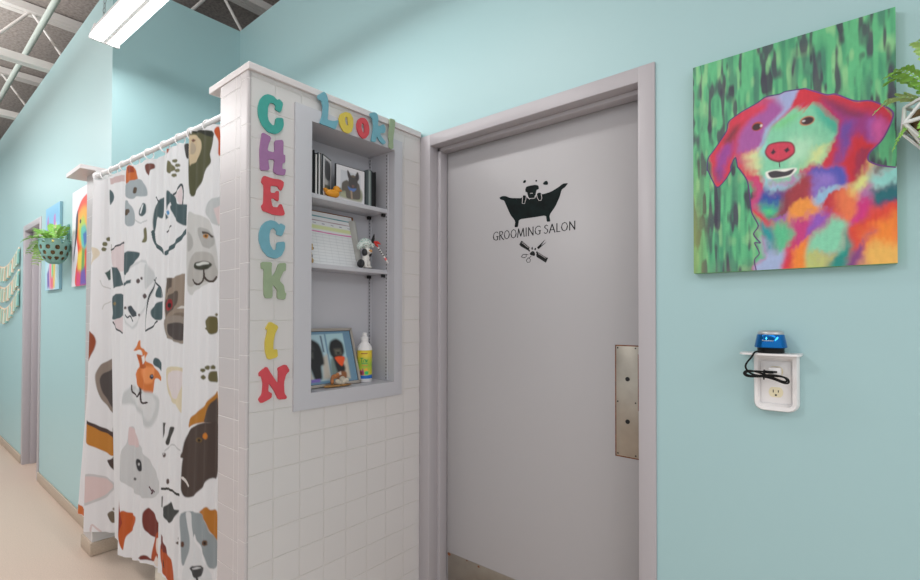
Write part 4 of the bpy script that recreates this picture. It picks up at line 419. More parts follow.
for ch in word:
    wd, strokes = GL[ch]
    for st_ in strokes:
        pts = []
        for u, v in st_:
            a = (xx+u)/tot; bpt = t0.lerp(t1, a); tpt = t2.lerp(t3, a); pp = bpt.lerp(tpt, v); pts.append((pp.x, pp.y))
        for (ax, az), (bx, bz) in zip(pts, pts[1:]):
            dx, dz = bx-ax, bz-az; L_ = math.hypot(dx, dz); hw = .0023 if abs(dz) > abs(dx)*.9 and dx >= -.004 else .0015
            nx, nz = -dz/L_*hw, dx/L_*hw; ex, ez = dx/L_*hw*.4, dz/L_*hw*.4
            lm.prism([[(ax+nx-ex, az+nz-ez), (bx+nx+ex, bz+nz+ez), (bx-nx+ex, bz-nz+ez), (ax-nx-ex, az-nz-ez)]], onp(YD, .0006), .1, 1)
    xx += wd
tag(obj('door_lettering', lm, M_black, door, None), 'black GROOMING SALON lettering')
q = MB()
for l in DECAL['combs']: q.prism([l], onp(YD, .0006), .1, 1)
for l in DECAL['blades']: q.prism([l], onp(YD, .0006), .1, 1)
for l in DECAL['paw']: q.prism([chaikin(l, 2)], onp(YD, .0006), .1, 1)
for i, l in enumerate(DECAL['rings']): q.tube([(u, YD-.0008, v) for u, v in l], .0011, 6, closed=i < 2)
cmb = obj('comb_and_scissors_decal', q, M_black, door, None)
q = MB()
for l in DECAL['teeth']: q.tube([(u, YD-.0008, v) for u, v in l], .0011, 6)
obj('comb_tooth_line', q, mat('cut_vinyl_lines', (176,170,172), .4), cmb)

# far corridor door
d = MB(); d.bbox(-6.24, -5.575, Y3+.11, Y3+.15, .012, 2.24, .002)
struct('door_2', d, mat('far_door_paint', (190,184,194), .45), 'pale lavender door in the far corridor wall', 'door', smooth=.6)

# ================= recessed niche =================
nic = thing('recessed_niche', 'grey recessed display niche with two shelves set in the tiled wall', 'shelf', (XP, 1.30, 1.067))
fr = MB()
o_ = [(1.0215,2.2515),(1.5805,2.2515),(1.5805,1.067),(1.0215,1.067)]; i_ = [(1.0935,2.199),(1.5305,2.199),(1.5305,1.130),(1.0935,1.130)]
xo, xm, xi = XP+.0005, XP+.011, XP+.013
vs = [(xo,*q_) for q_ in o_]+[(xm,*q_) for q_ in o_]+[(xi, a+(b-a)*.14, c_+(d_-c_)*.14) for (a,c_),(b,d_) in zip(o_, i_)]+[(xi,*q_) for q_ in i_]
fs = []
for lv in range(3):
    for k_ in range(4): fs.append((lv*4+k_, lv*4+(k_+1)%4, lv*4+4+(k_+1)%4, lv*4+4+k_))
fr.add(vs, fs)
tag(obj('frame', fr, M_niche, nic, .4, fixn=True), 'mitred grey niche frame')
XBK = -1.853
b = MB(); b.box(XBK-.006, XBK, 1.090, 1.534, 1.124, 2.205); obj('back_panel', b, M_niche, nic, None)
b = MB(); b.box(XBK, XP+.0127, 1.0875, 1.0935, 1.124, 2.205); obj('side_panel', b, M_niche, nic, None)
b = MB(); b.box(XBK, XP+.0127, 1.5305, 1.5365, 1.124, 2.205); obj('side_panel', b, M_niche, nic, None)
b = MB(); b.box(XBK, XP+.0127, 1.0935, 1.5305, 2.199, 2.206); obj('top_panel', b, M_niche, nic, None)
b = MB(); b.box(XBK, XP+.0127, 1.0935, 1.5305, 1.123, 1.130); obj('bottom_panel', b, M_niche, nic, None)
SH1, SH2, SB = 1.931, 1.646, 1.130
for zt in (SH1, SH2):
    b = MB(); b.bbox(XBK+.001, -1.717, 1.0945, 1.5295, zt-.019, zt, .002); sh = obj('shelf', b, M_niche, nic, .6)
    for y in (1.115, 1.505):
        for x in (-1.735, -1.838):
            c = MB(); c.bbox(x-.006, x+.006, y-.012+(.018 if y > 1.3 else -.008), y+.012+(.012 if y > 1.3 else -.012), zt-.034, zt-.0195, .001); obj('shelf_clip', c, M_dark, sh)
for y, s in ((1.0935, 1), (1.5305, -1)):
    for x in (-1.722, -1.842):
        b = MB(); b.box(x-.009, x+.009, min(y, y+s*.003), max(y, y+s*.003), 1.133, 2.192)
        st_ = obj('shelf_standard', b, M_niche, nic, None)
        sl = MB()
        for i in range(66): sl.box(x-.0022, x+.0022, min(y+s*.0028, y+s*.0036), max(y+s*.0028, y+s*.0036), 1.14+i*.016, 1.147+i*.016)
        obj('slot_row', sl, M_dark, st_, None)

# ================= letters =================
def letter(name, label, spec, x0, th, group):
    c_, outl, holes = spec
    m = MB(); m.prism([chaikin(outl, 1, .16)]+[chaikin(h_, 1, .2) for h_ in holes], lambda u, v, dd: (x0+dd*th, u, v), 0, 1)
    ys = [q_[0] for q_ in outl]; zs = [q_[1] for q_ in outl]
    o = obj(name, m, M_let[c_], None, None, loc=(x0, sum(ys)/len(ys), min(zs)))
    return tag(o, label, 'letter', group)
G1 = 'CHECK IN letters down the tiled wall'
for k_, nm, lb in (('C1','letter_c','teal wooden letter C at the top of the column on the tiled wall'), ('H','letter_h','purple wooden letter H on the tiled wall'),
  ('E','letter_e','red wooden letter E below the purple H'), ('C2','letter_c','blue wooden letter C between the red E and green K'),
  ('K','letter_k','grey green wooden letter K beside the niche'), ('I','letter_i','yellow wooden letter I on the tiled wall'), ('N','letter_n','red wooden letter N at the foot of the column')):
    letter(nm, lb, LETTERS[k_], XP+.0006, .006, G1)
G2 = 'Look! letters above the niche'
for k_, nm, lb in (('L','letter_l','blue letter L leaning on the cap board above the niche'), ('o1','letter_o','yellow letter O above the niche opening'),
  ('o2','letter_o','red letter O above the niche opening'), ('k','letter_k','blue letter K above the niche beside the red O'), ('bang','exclamation_mark','grey green exclamation mark above the right corner of the niche')):
    letter(nm, lb, LOOK[k_], XP+.0165, .006, G2)
# ================= curtain, rod, rings =================
def rody(x): return .846+(x+3.565)*.0546
ROD = 2.27
rod = thing('curtain_rod', 'white curtain rod running from the tiled post to the tiled partition', 'rod', (X2, rody(X2), ROD))
m = MB(); m.tube([(X2+.014, rody(X2), ROD), (XB-.002, rody(XB), ROD)], .0125, 16); obj('tube', m, M_white, rod)
for x, s in ((X2+.0122, 1), (XB, -1)):
    m = MB(); m.tube([(x+s*.001, rody(x), ROD), (x+s*.012, rody(x), ROD)], .026, 20); obj('flange', m, M_white, rod)
RINGX = [-3.535, -3.424, -3.30, -3.14, -2.988, -2.812, -2.626, -2.466, -2.348, -2.20, -2.03]
for i, x in enumerate(RINGX):
    m = MB(); cy_ = rody(x)
    m.tube([(x+.004*math.sin(a), cy_+.021*math.sin(a), ROD-.012+.027*math.cos(a)) for a in [k*math.pi/10 for k in range(20)]], .0032, 8, closed=True)
    o = obj('curtain_ring', m, M_white, None, loc=(x, cy_, ROD-.039))
    tag(o, 'white curtain ring, one of a row hooking the dog print curtain to its rod', 'curtain ring', 'curtain rings on the rod')
NS, NT = 640, 700
s_, t_, Pm = drape(NS, NT)
img = np.tile(np.array(lin((233,231,233))), (NT, NS, 1))
raster(img, s_, t_*2.05, CURTAIN_PRINT, smooth=2)
cur = sheet('shower_curtain', Pm, img, M_cloth, None, loc=(-2.7, .86, ZHEM))
tag(cur, 'white shower curtain printed with cartoon dog faces, paws and ears', 'curtain')

# tub behind the curtain
tb = thing('low_tub', 'cream low tub whose rounded corner shows under the curtain hem', 'tub', (-2.5, 1.25, 0))
def rrect(x0, x1, y0, y1, r, n=6):
    o = []
    for cx_, cy_, a0 in ((x1-r, y1-r, 0), (x0+r, y1-r, 90), (x0+r, y0+r, 180), (x1-r, y0+r, 270)):
        o += [(cx_+r*math.cos(R(a0+90*k/n)), cy_+r*math.sin(R(a0+90*k/n))) for k in range(n+1)]
    return o
M_cream = mat('cream_enamel', (222,214,198), .3)
m = MB(); L_ = [rrect(-2.93+i_, -2.02-i_, .935+i_, 1.60-i_, .13-i_) for i_ in (.03, .0, .0, .012, .03, .05, .07)]; zz = [0, .05, .12, .135, .135, .11, .03]
n = len(L_[0]); m.add([(*q_, z) for l, z in zip(L_, zz) for q_ in l], [(a*n+k, a*n+(k+1)%n, (a+1)*n+(k+1)%n, (a+1)*n+k) for a in range(6) for k in range(n)]+[tuple(range(n)), tuple(range(6*n, 7*n))])
obj('basin', m, M_cream, tb)
m = MB(); m.lathe([(.022, .0305), (.022, .034)], (-2.2, 1.27, 0), 20); obj('drain', m, M_silver, tb)

# ================= dog painting =================
pt = thing('dog_painting', 'large colourful painting of a spaniel on a green streaked ground', 'painting', (-.18, YW-.015, 1.570))
m = MB(); m.box(-.425, .064, YW-.0298, YW-.0012, 1.570, 2.236); obj('stretcher_edge', m, mat('green_canvas_edge', (112,170,110), .6), pt, None)
NU, NV = 380, 520
U = np.linspace(0, .489, NU); V = np.linspace(0, .666, NV)
base_ = np.array(lin((92,184,128))); st1 = noise2(NV, NU, 9, 60, 3); st2 = noise2(NV, NU, 14, 38, 5); st3 = noise2(NV, NU, 7, 24, 9)
img = np.tile(base_, (NV, NU, 1))
def mixin(col, a):
    global img
    a = np.clip(a, 0, 1)[..., None]; img = img*(1-a)+np.array(lin(col))*a
s4 = noise2(NV, NU, 8, 40, 21)*.75+noise2(NV, NU, 20, 70, 22)*.25; s5 = noise2(NV, NU, 6, 30, 25)*.8+noise2(NV, NU, 26, 60, 26)*.2
mixin((66,150,110), (st1-.42)*2.2); mixin((140,200,140), np.clip((st2-.60)*3, 0, .8)); mixin((58,100,96), np.clip((noise2(NV, NU, 7, 36, 41)-.62)*3, 0, .55)); mixin((64,52,78), np.clip((s4-.61)*6, 0, .85)); mixin((56,46,70), np.clip((s5-.66)*7, 0, .9))
side = np.clip(1-U/.05, 0, 1)[None]*np.clip(V/.3-.8, 0, 1)[:, None]; mixin((150,170,90), side*.7)
mixin((120,105,105), np.clip((V-.62)/.05, 0, 1)[:, None]*.6*noise2(NV, NU, 8, 30, 2))
kf = next(i for i, q_ in enumerate(PAINTING) if q_[0] == 's')
raster(img, U, V, PAINTING[:1], .489, .666, .42)
wet = img.copy(); raster(wet, U, V, PAINTING[1:kf], .489, .666, .70)
# loose brush edges: the wet paint is dragged about by two scales of noise, inside the outline only
jj, ii = np.meshgrid(np.arange(NV), np.arange(NU), indexing='ij')
dj = (noise2(NV, NU, 14, 11, 51)-.5)*34+(noise2(NV, NU, 60, 90, 52)-.5)*9; di = (noise2(NV, NU, 14, 11, 53)-.5)*28+(noise2(NV, NU, 60, 50, 54)-.5)*5
soft_ = np.clip((V-.20)/.12, .22, 1)[:, None]
drag = wet[np.clip(jj+dj*soft_, 0, NV-1).astype(int), np.clip(ii+di*soft_, 0, NU-1).astype(int)]
for dx_ in (3, 6): drag = drag*.6+.4*wet[np.clip(jj+dj*soft_+dx_, 0, NV-1).astype(int), np.clip(ii+di*soft_-dx_, 0, NU-1).astype(int)]
msk = raster(np.zeros((NV, NU, 3)), U, V, [('f', (255,255,255), PAINTING[0][2], .004)], .489, .666, .42)
img = img*(1-msk)+drag*msk
raster(img, U, V, PAINTING[kf:], .489, .666, .62)
br = noise2(NV, NU, 60, 70, 31)*.5+noise2(NV, NU, 24, 100, 33)*.5
img = np.clip(img*(.92+.16*br)[..., None], 0, 1)
pos = np.stack([np.tile(-.425+U[None], (NV, 1)), np.full((NV, NU), YW-.030), np.tile((2.236-V)[:, None], (1, NU))], -1)
sheet('canvas', pos, img, M_canvas, pt, smooth=False)

# ================= outlet, shelf, speaker =================
def rr2(x0, x1, z0, z1, r, n=5, top=True):
    o = []
    for cx_, cz_, a0, q_ in ((x1, z1, 0, .004), (x0, z1, 90, .004), (x0, z0, 180, r), (x1, z0, 270, r)):
        sx_ = -1 if a0 in (0, 270) else 1; sz_ = -1 if a0 in (0, 90) else 1
        o += [(cx_+sx_*q_+q_*math.cos(R(a0+90*k/n)), cz_+sz_*q_+q_*math.sin(R(a0+90*k/n))) for k in range(n+1)]
    return o
oc = thing('outlet_shelf', 'white wall outlet cover with a small ledge on top holding a blue speaker', 'outlet', (-.205, YW, 1.150))
rings_ = [(rr2(-.262, -.148, 1.152, 1.324, .026), YW-.0008), (rr2(-.260, -.150, 1.154, 1.323, .025), YW-.024), (rr2(-.257, -.153, 1.157, 1.321, .024), YW-.030),
 (rr2(-.249, -.163, 1.168, 1.309, .012), YW-.0285), (rr2(-.244, -.166, 1.174, 1.300, .006), YW-.013)]
m = MB(); n = len(rings_[0][0])
m.add([(u, y, v) for l, y in rings_ for u, v in l], [(a*n+k, a*n+(k+1)%n, (a+1)*n+(k+1)%n, (a+1)*n+k) for a in range(4) for k in range(n)]+[tuple(range(4*n, 5*n)), tuple(range(n))])
obj('cover', m, M_white, oc, .9)
m = MB(); sh_ = [(-.288, YW-.001), (-.290, YW-.062), (-.280, YW-.078), (-.262, YW-.083), (-.160, YW-.083), (-.146, YW-.078), (-.139, YW-.066), (-.140, YW-.001)]
m.prism([sh_], lambda u, v, dd: (u, v, 1.320+.0055*dd), 0, 1); obj('ledge', m, M_white, oc, .5)
m = MB(); m.bbox(-.242, -.168, YW-.0155, YW-.0125, 1.176, 1.298, .001); fp = obj('face_plate', m, M_white, oc, .6)
for zc_ in (1.270, 1.209):
    m = MB(); l = [(.018*math.cos(a)*1., max(-.0145, min(.0145, .0185*math.sin(a)))) for a in [k*math.pi/16 for k in range(32)]]
    m.prism([[(-.205+u, zc_+v) for u, v in l]], onp(YW-.0155, .0022), 0, 1); so = obj('socket', m, M_ivory, oc, .5)
    m = MB()
    for x, hh in ((-.0065, .0042), (.0062, .0034)): m.box(-.205+x-.0011, -.205+x+.0011, YW-.0181, YW-.0176, zc_+.003-hh, zc_+.003+hh)
    m.lathe([(.0028, 0), (.0028, .0005)], (-.205, YW-.0176, zc_-.0085), 14, 'y'); obj('slot', m, M_dark, so, None)
ad = tag(thing('usb_charger', 'white USB charger cube in the upper outlet socket', 'charger', (-.205, YW-.018, 1.258)), None)
m = MB(); m.bbox(-.220, -.190, YW-.044, YW-.0185, 1.257, 1.283, .003); obj('body', m, M_white, ad)
m = MB(); m.box(-.2115, -.1985, YW-.0446, YW-.0440, 1.268, 1.2735); obj('port', m, M_dark, ad, None)
SPX, SPY, SPZ = -.2140, YW-.042, 1.3256
sp = thing('bluetooth_speaker', 'small blue round speaker with a silver top on the outlet ledge', 'speaker', (SPX, SPY, SPZ))
m = MB(); m.lathe([(.0325, 0.0004), (.034, .002), (.0335, .012), (.036, .0155)], (SPX, SPY, SPZ), 40); obj('base', m, M_black, sp)
m = MB(); m.lathe([(.0385, .0155), (.0405, .0165), (.0410, .019), (.0345, .0525), (.0335, .054)], (SPX, SPY, SPZ), 48); obj('shell', m, M_foil, sp)
m = MB(); m.lathe([(.0325, .054), (.0330, .055), (.0322, .0605), (.028, .0645), (.016, .0655), (.004, .0658)], (SPX, SPY, SPZ), 40); obj('grille', m, M_silver, sp)
m = MB(); rr_ = rnd
for i in range(9):      # the small worn maker's lettering, too small to read in the photo
    a0 = -2.02+i*.088; hh = .0022 if i not in (0, 5) else .0034
    for j in range(2):
        a = a0+j*.035; rad = .0345+(.0525-.036)/.0335*.0065+.0005
        c_, s2 = math.cos(a), math.sin(a)
        m.tube([(SPX+rad*c_, SPY+rad*s2, SPZ+.0355), (SPX+(rad-.0004)*c_, SPY+(rad-.0004)*s2, SPZ+.0355+hh)], .0006, 5)
obj('lettering', m, M_silver, sp)
def smoothpts(P_, it=3):
    P_ = [Vector(q_) for q_ in P_]
    for _ in range(it):
        o = [P_[0]]
        for a, b in zip(P_, P_[1:]): o += [Vector(a)*.75+Vector(b)*.25, Vector(a)*.25+Vector(b)*.75]
        P_ = o+[P_[-1]]
    return P_
yq = YW-.052
cp = [(SPX-.016, SPY-.03, SPZ+.004), (-.247, YW-.088, 1.332), (-.256, YW-.089, 1.312), (-.270, yq-.03, 1.296), (-.275, yq-.02, 1.280), (-.262, yq-.012, 1.262), (-.235, yq-.008, 1.258),
 (-.205, yq-.008, 1.252), (-.178, yq-.006, 1.240), (-.167, yq-.006, 1.244), (-.172, yq-.008, 1.258), (-.200, yq-.010, 1.262), (-.240, yq-.012, 1.256), (-.272, yq-.014, 1.254), (-.282, yq-.012, 1.264), (-.270, yq-.011, 1.274),
 (-.240, yq-.009, 1.268), (-.205, yq-.012, 1.256), (-.182, yq-.012, 1.246), (-.170, yq-.011, 1.248), (-.180, yq-.013, 1.262), (-.215, yq-.015, 1.264), (-.245, yq-.016, 1.258), (-.272, yq-.016, 1.258), (-.276, yq-.014, 1.268), (-.250, yq-.012, 1.272), (-.228, yq-.008, 1.271)]
m = MB(); m.tube(smoothpts(cp), .0026, 8); cb = obj('cable', m, M_black, sp)
m = MB(); m.bbox(-.232, -.206, YW-.058, YW-.050, 1.2665, 1.2745, .002); obj('plug', m, M_black, cb)
m = MB(); m.tube([(-.229, yq-.010, 1.250), (-.229, yq-.020, 1.263), (-.228, yq-.010, 1.276), (-.228, yq-.001, 1.263)], .0022, 6, closed=True); obj('tie', m, M_black, cb)

# ================= ferns and planters =================
def frond_mb(base_, d, length, rise, droop, leaf, seed, pairs=12):
    """a feathery frond: a rib and paired flat leaflets"""
    m = MB(); r = random.Random(seed); d = Vector(d).normalized(); side = d.cross(Vector((0,0,1))).normalized(); pts = []
    for i in range(15):
        t = i/14; pts.append(Vector(base_)+d*length*t+Vector((0,0,rise*math.sin(t*1.9)-droop*t*t)))
    m.tube(pts, [.0016*(1-.7*i/14) for i in range(15)], 5)
    for k in range(pairs):
        t = .10+.9*k/pairs; i = min(13, int(t*14)); p_ = pts[i].lerp(pts[i+1], t*14-i); tg = (pts[i+1]-pts[i]).normalized()
        ll = leaf*(math.sin(min(1, t*1.5+.25)*math.pi*.5))*(1.08-t)**.55
        for sg in (-1, 1):
            out = (side*sg*.88+tg*.48+Vector((0,0,r.uniform(-.28,.12)))).normalized(); wd = tg*ll*.25; up = out.cross(tg).normalized()*ll*.05
            vs = [p_, p_+out*ll*.35+wd, p_+out*ll*.75+wd*.8, p_+out*ll, p_+out*ll*.75-wd*.75, p_+out*ll*.35-wd, p_+out*ll*.38+up, p_+out*ll*.75+up*.7]
            m.add(vs, [(0,1,6),(1,2,7,6),(2,3,7),(3,4,7),(4,5,6,7),(5,0,6)])
    return m
def fern(label, loc, fr_, ):
    t = thing('fern', label, 'plant', loc)
    for i, (off, d, L_, rise, droop, leaf) in enumerate(fr_):
        b_ = Vector(loc)+Vector(off); obj('frond', frond_mb(b_, d, L_, rise, droop, leaf, i), M_leaf if i % 3 else M_leafd, t, None)
    return t
# planter at the right edge: faceted wire basket lined with moss
BX, BY, BZ = .150, 1.615, 1.888
bk = thing('hanging_planter', 'grey faceted wire planter of moss hung on the teal wall', 'planter', (BX, YW, 1.80))
lev = [(.024, 1.812), (.088, 1.895), (.074, 1.945)]; NG = 6
gp = lambda k, l: (BX+lev[l][0]*math.cos(R(60*k+30*(l == 1))), BY+lev[l][0]*math.sin(R(60*k+30*(l == 1))), lev[l][1])
m = MB()
for k in range(NG):
    for l in range(3): m.tube([gp(k, l), gp(k+1, l)], .0046, 6)
    for a, b in (((k, 0), (k, 1)), ((k+1, 0), (k, 1)), ((k, 1), (k, 2)), ((k, 1), (k+1, 2))): m.tube([gp(*a), gp(*b)], .0040, 6)
obj('wire_frame', m, M_wire, bk)
m = MB(); m.lathe([(.016, 1.818), (.045, 1.845), (.074, 1.893), (.062, 1.925), (.03, 1.938)], (BX, BY, 0), 14); obj('moss_liner', m, M_moss, bk)
m = MB(); m.tube([(BX-.0, BY+.074, 1.945), (BX, YW-.012, 1.99), (BX, YW-.002, 2.0)], .0025, 6); m.lathe([(.008, 0), (.006, .006)], (BX, YW-.001, 2.0), 12, 'y'); obj('hook', m, M_wire, bk)
fern('green fern spilling from the wire planter past the painting edge', (BX, BY, 1.94),
 [((-.03,-.01,.0), (-.9,-.10,0), .105, .050, .052, .040), ((-.02,-.03,.005), (-.75,-.45,0), .11, .085, .03, .040), ((-.03,.0,.01), (-.8,.0,0), .085, .085, .02, .036),
  ((0,-.03,.0), (.1,-1,0), .13, .06, .07, .044), ((.02,-.01,.0), (.8,-.6,0), .15, .06, .07, .046), ((.03,.02,.0), (1,.1,0), .16, .05, .08, .046), ((0,.0,.012), (-.3,-.4,0), .10, .12, .0, .042),
  ((-.052,-.02,-.035), (-.62,-.25,0), .05, .0, .075, .026), ((-.03,-.052,-.04), (-.25,-.7,0), .05, .0, .085, .028), ((.01,.01,.01), (.3,.3,0), .08, .1, .0, .038)])
# corridor planter: perforated aqua half basket on a wall bracket
CX, CY, CZ = -4.47, .818, 1.905
pk = thing('hanging_planter', 'aqua perforated basket planter hung on the corridor wall between two paintings', 'planter', (CX, Y3, 1.80))
m = MB(); NA, NZ = 120, 34
prof = lambda t: (.030+.067*(1-(1-t)**2.4)**.62, 1.806+.165*t)
grid = {}
for j in range(NZ):
    t = j/(NZ-1); r, z = prof(t)
    for i in range(NA):
        a = 2*math.pi*i/NA; grid[i, j] = len(m.v); m.v.append((CX+r*math.cos(a), CY+r*math.sin(a)*.93, z))
holes = [(k*36+(18 if l % 2 else 0), .20+l*.235, ) for l in range(4) for k in range(10)]
for j in range(NZ-1):
    for i in range(NA):
        a, t = (i+.5)*360/NA, (j+.5)/(NZ-1); ok = True
        for ha, ht in holes:
            da = (a-ha+180) % 360-180; rr0 = prof(ht)[0]
            if (R(da)*rr0)**2+((t-ht)*.165)**2 < (.0165 if ht < .85 else .012)**2*(rr0/.1): ok = False; break
        if ok: m.f.append((grid[i,j], grid[(i+1)%NA,j], grid[(i+1)%NA,j+1], grid[i,j+1])); m.mi.append(0)
bs = obj('basket', m, M_tealb, pk)
md = bs.modifiers.new('thick', 'SOLIDIFY'); md.thickness = .004
m = MB(); m.lathe([(.028, 1.803), (.034, 1.806), (.028, 1.812)], (CX, CY, 0), 24); obj('foot', m, M_tealb, pk)
m = MB(); m.tube([(CX+.098*math.cos(R(k*10)), CY+.091*math.sin(R(k*10)), 1.971) for k in range(36)], .004, 8, closed=True); obj('rim', m, M_tealb, pk)
m = MB(); m.lathe([(.02, 1.817), (.06, 1.835), (.078, 1.87), (.086, 1.92), (.074, 1.945), (.03, 1.955)], (CX, CY, 0), 20); obj('soil', m, M_moss, pk)
m = MB()
bx_ = -4.615
for a, b in (((bx_-.04, 2.11), (bx_+.06, 2.11)), ((bx_-.04, 1.92), (bx_-.04, 2.11)), ((bx_+.06, 1.92), (bx_+.06, 2.11)), ((bx_-.04, 1.92), (bx_+.06, 2.11)), ((bx_+.06, 1.92), (bx_-.04, 2.11)), ((bx_-.04, 1.92), (bx_+.06, 1.92)), ((bx_-.04, 2.02), (bx_+.06, 2.02))):
    m.tube([(a[0], Y3-.006, a[1]), (b[0], Y3-.006, b[1])], .005, 6)
m.tube([(bx_+.01, Y3-.006, 2.11), (CX-.02, CY+.07, 2.08), (CX, CY+.06, 1.972)], .004, 6); m.tube([(bx_+.05, Y3-.006, 1.93), (CX, CY+.09, 1.94)], .004, 6)
obj('bracket', m, M_tealb, pk)
fern('bright green fern in the aqua basket on the corridor wall', (CX, CY, 1.962),
 [((-.03,.0,.01), (-1,.02,0), .26, .10, .04, .08), ((-.01,-.03,.01), (-.9,-.2,0), .20, .10, .02, .075), ((.02,.0,.01), (-.6,.1,0), .18, .13, .0, .07), ((-.05,-.02,.0), (-1,-.05,0), .36, .02, .13, .08),
  ((-.04,-.01,.0), (-1,-.12,0), .30, .03, .10, .075), ((-.05,.01,.0), (-1,-.02,0), .46, .03, .13, .085), ((-.05,-.02,.0), (-1,-.03,0), .42, .0, .15, .085), ((-.04,.0,.0), (-1,-.01,0), .38, .05, .10, .08), ((-.03,-.03,.0), (-.9,-.28,0), .26, .04, .12, .07), ((-.02,.0,.01), (-.9,.02,0), .22, .08, .03, .07),
  ((0,-.02,.0), (-.3,-.9,0), .17, .06, .08, .06), ((.03,-.02,.0), (.6,-.6,0), .16, .07, .06, .055), ((.0,.0,.01), (-.5,.2,0), .16, .11, .0, .06), ((.02,.02,.01), (.5,.1,0), .13, .09, .0, .05)])

# ================= corridor paintings and garlands =================
def small_canvas(label, x0, x1, z0, z1, base_, shapes, edge):
    t = thing('canvas_painting', label, 'painting', ((x0+x1)/2, Y3-.02, z0))
    m = MB(); m.box(x0, x1, Y3-.0175, Y3-.0012, z0, z1); obj('stretcher_edge', m, mat('canvas_edge', edge, .6), t, None)
    flat('canvas', (x0, Y3-.018, z1), (1,0,0), (0,0,-1), x1-x0, z1-z0, 110, 150, base_, shapes, M_canvas, t)
w_, h_ = .483, .678
F = lambda c, pts, s=.01: ('f', c, [(u*w_, v*h_) for u, v in pts], s)
small_canvas('pale blue painting of a colourful long eared animal by the far door', -5.256, -4.773, 1.639, 2.317, (150,204,228), [
 F((120,182,220), [(0,0),(1,0),(1,.2),(0,.3)], .1), F((206,226,226), [(.1,.7),(.9,.6),(.9,.95),(.1,.98)], .1),
 F((176,120,190), [(.10,.18),(.20,.10),(.26,.28),(.30,.50),(.18,.46),(.14,.30)]), F((236,206,120), [(.22,.22),(.32,.30),(.34,.62),(.24,.60)], .02),
 F((240,214,96), [(.44,.46),(.52,.34),(.60,.40),(.62,.62),(.48,.64)], .015), F((188,120,190), [(.58,.16),(.70,.12),(.72,.30),(.66,.46),(.60,.40)]), F((242,222,150), [(.64,.26),(.78,.22),(.76,.44),(.64,.52)], .015),
 F((230,120,160), [(.30,.62),(.44,.60),(.46,.98),(.34,.99)], .02), F((120,196,120), [(.46,.62),(.60,.60),(.60,.84),(.48,.86)], .02), F((234,190,80), [(.60,.60),(.72,.62),(.70,.98),(.58,.98)], .02), F((120,90,170), [(.14,.80),(.28,.72),(.32,.97),(.16,.97)], .02), F((220,90,110), [(.44,.86),(.58,.84),(.58,.99),(.46,.99)], .02)], (140,180,196))
small_canvas('rainbow dog painting on a white canvas, half hidden by the tiled post', -4.40, -3.917, 1.639, 2.317, (228,226,234), [
 F((226,70,50), [(.30,.22),(.55,.12),(.95,.10),(1,.3),(1,1),(.25,1),(.22,.85),(.34,.68),(.26,.5),(.24,.34)], .006),
 F((240,170,60), [(.36,.26),(.62,.20),(1,.3),(1,.6),(.5,.6),(.36,.5),(.32,.36)], .03), F((180,206,84), [(.42,.36),(.62,.30),(.74,.42),(.62,.56),(.44,.52)], .03), F((96,190,180), [(.50,.42),(.72,.40),(.84,.52),(.72,.64),(.54,.60)], .02),
 F((70,110,180), [(.60,.48),(.76,.46),(.82,.56),(.68,.62)], .015), F((60,60,80), [(.22,.28),(.32,.22),(.30,.44),(.16,.66),(.12,.74),(.10,.68),(.18,.48)], .008), F((236,210,80), [(.36,.66),(.6,.64),(.7,.78),(.42,.86),(.32,.78)], .03), F((100,160,90), [(.56,.62),(.7,.64),(.66,.92),(.52,.9)], .02), F((110,80,170), [(.5,.86),(.72,.82),(.8,1),(.46,1)], .02), F((220,60,120), [(.28,.86),(.44,.84),(.46,1),(.26,1)], .02),
 ('e', (30,30,40), (.46*w_, .34*h_), .02, .02, .004)], (206,204,208))
M_tas = [mat('cream_tassel', (226,208,186), .85), mat('teal_tassel', (142,190,182), .85), mat('tan_grey_tassel', (182,176,152), .85), mat('pale_aqua_tassel', (176,208,198), .85)]
swags = [((-6.47, 2.105), (-7.0, 1.975), (-7.45, 1.955), (-8.3, 2.10)), ((-6.47, 1.885), (-7.0, 1.745), (-7.45, 1.725), (-8.3, 1.88)), ((-6.47, 1.690), (-7.0, 1.515), (-7.45, 1.495), (-8.3, 1.69))]
for sw, nm_ in zip(swags, ('uppermost', 'middle', 'lowest')):
    P_ = smoothpts([(x, Y3-.006, z) for x, z in sw], 3)
    g = thing('tassel_garland', nm_+' of the three cream and teal tassel garlands on the corridor wall', 'garland', (-7.3, Y3, sw[2][1]-.13), 'tassel garlands on the corridor wall')
    m = MB(); m.tube(P_, .002, 6); obj('cord', m, M_tas[0], g)
    proto = None
    for k in range(36):
        q_ = P_[int((k+.5)/36*(len(P_)-1))]
        m = MB(); m.tube([(q_.x, Y3-.010, q_.z+.005), (q_.x, Y3-.016, q_.z-.03), (q_.x, Y3-.018, q_.z-.045), (q_.x, Y3-.020, q_.z-.145-.02*rnd.random())], [.006, .012, .009, .013], 6)
        tz = obj('tassel', m, M_tas[(1, 2, 3, 2, 0)[k % 5]], g)
        m = MB(); m.tube([(q_.x, Y3-.010, q_.z+.010), (q_.x, Y3-.016, q_.z-.042)], [.007, .0105], 6); obj('tassel_head', m, M_tas[0], tz)
# ================= things in the niche =================
def remesh(name, mb, m, parent, vox=.002, it=3):
    o = obj(name, mb, m, parent)
    md = o.modifiers.new('blend', 'REMESH'); md.mode = 'VOXEL'; md.voxel_size = vox; md.use_smooth_shade = True
    ms = o.modifiers.new('soft', 'SMOOTH'); ms.iterations = it; ms.factor = .5
    return o
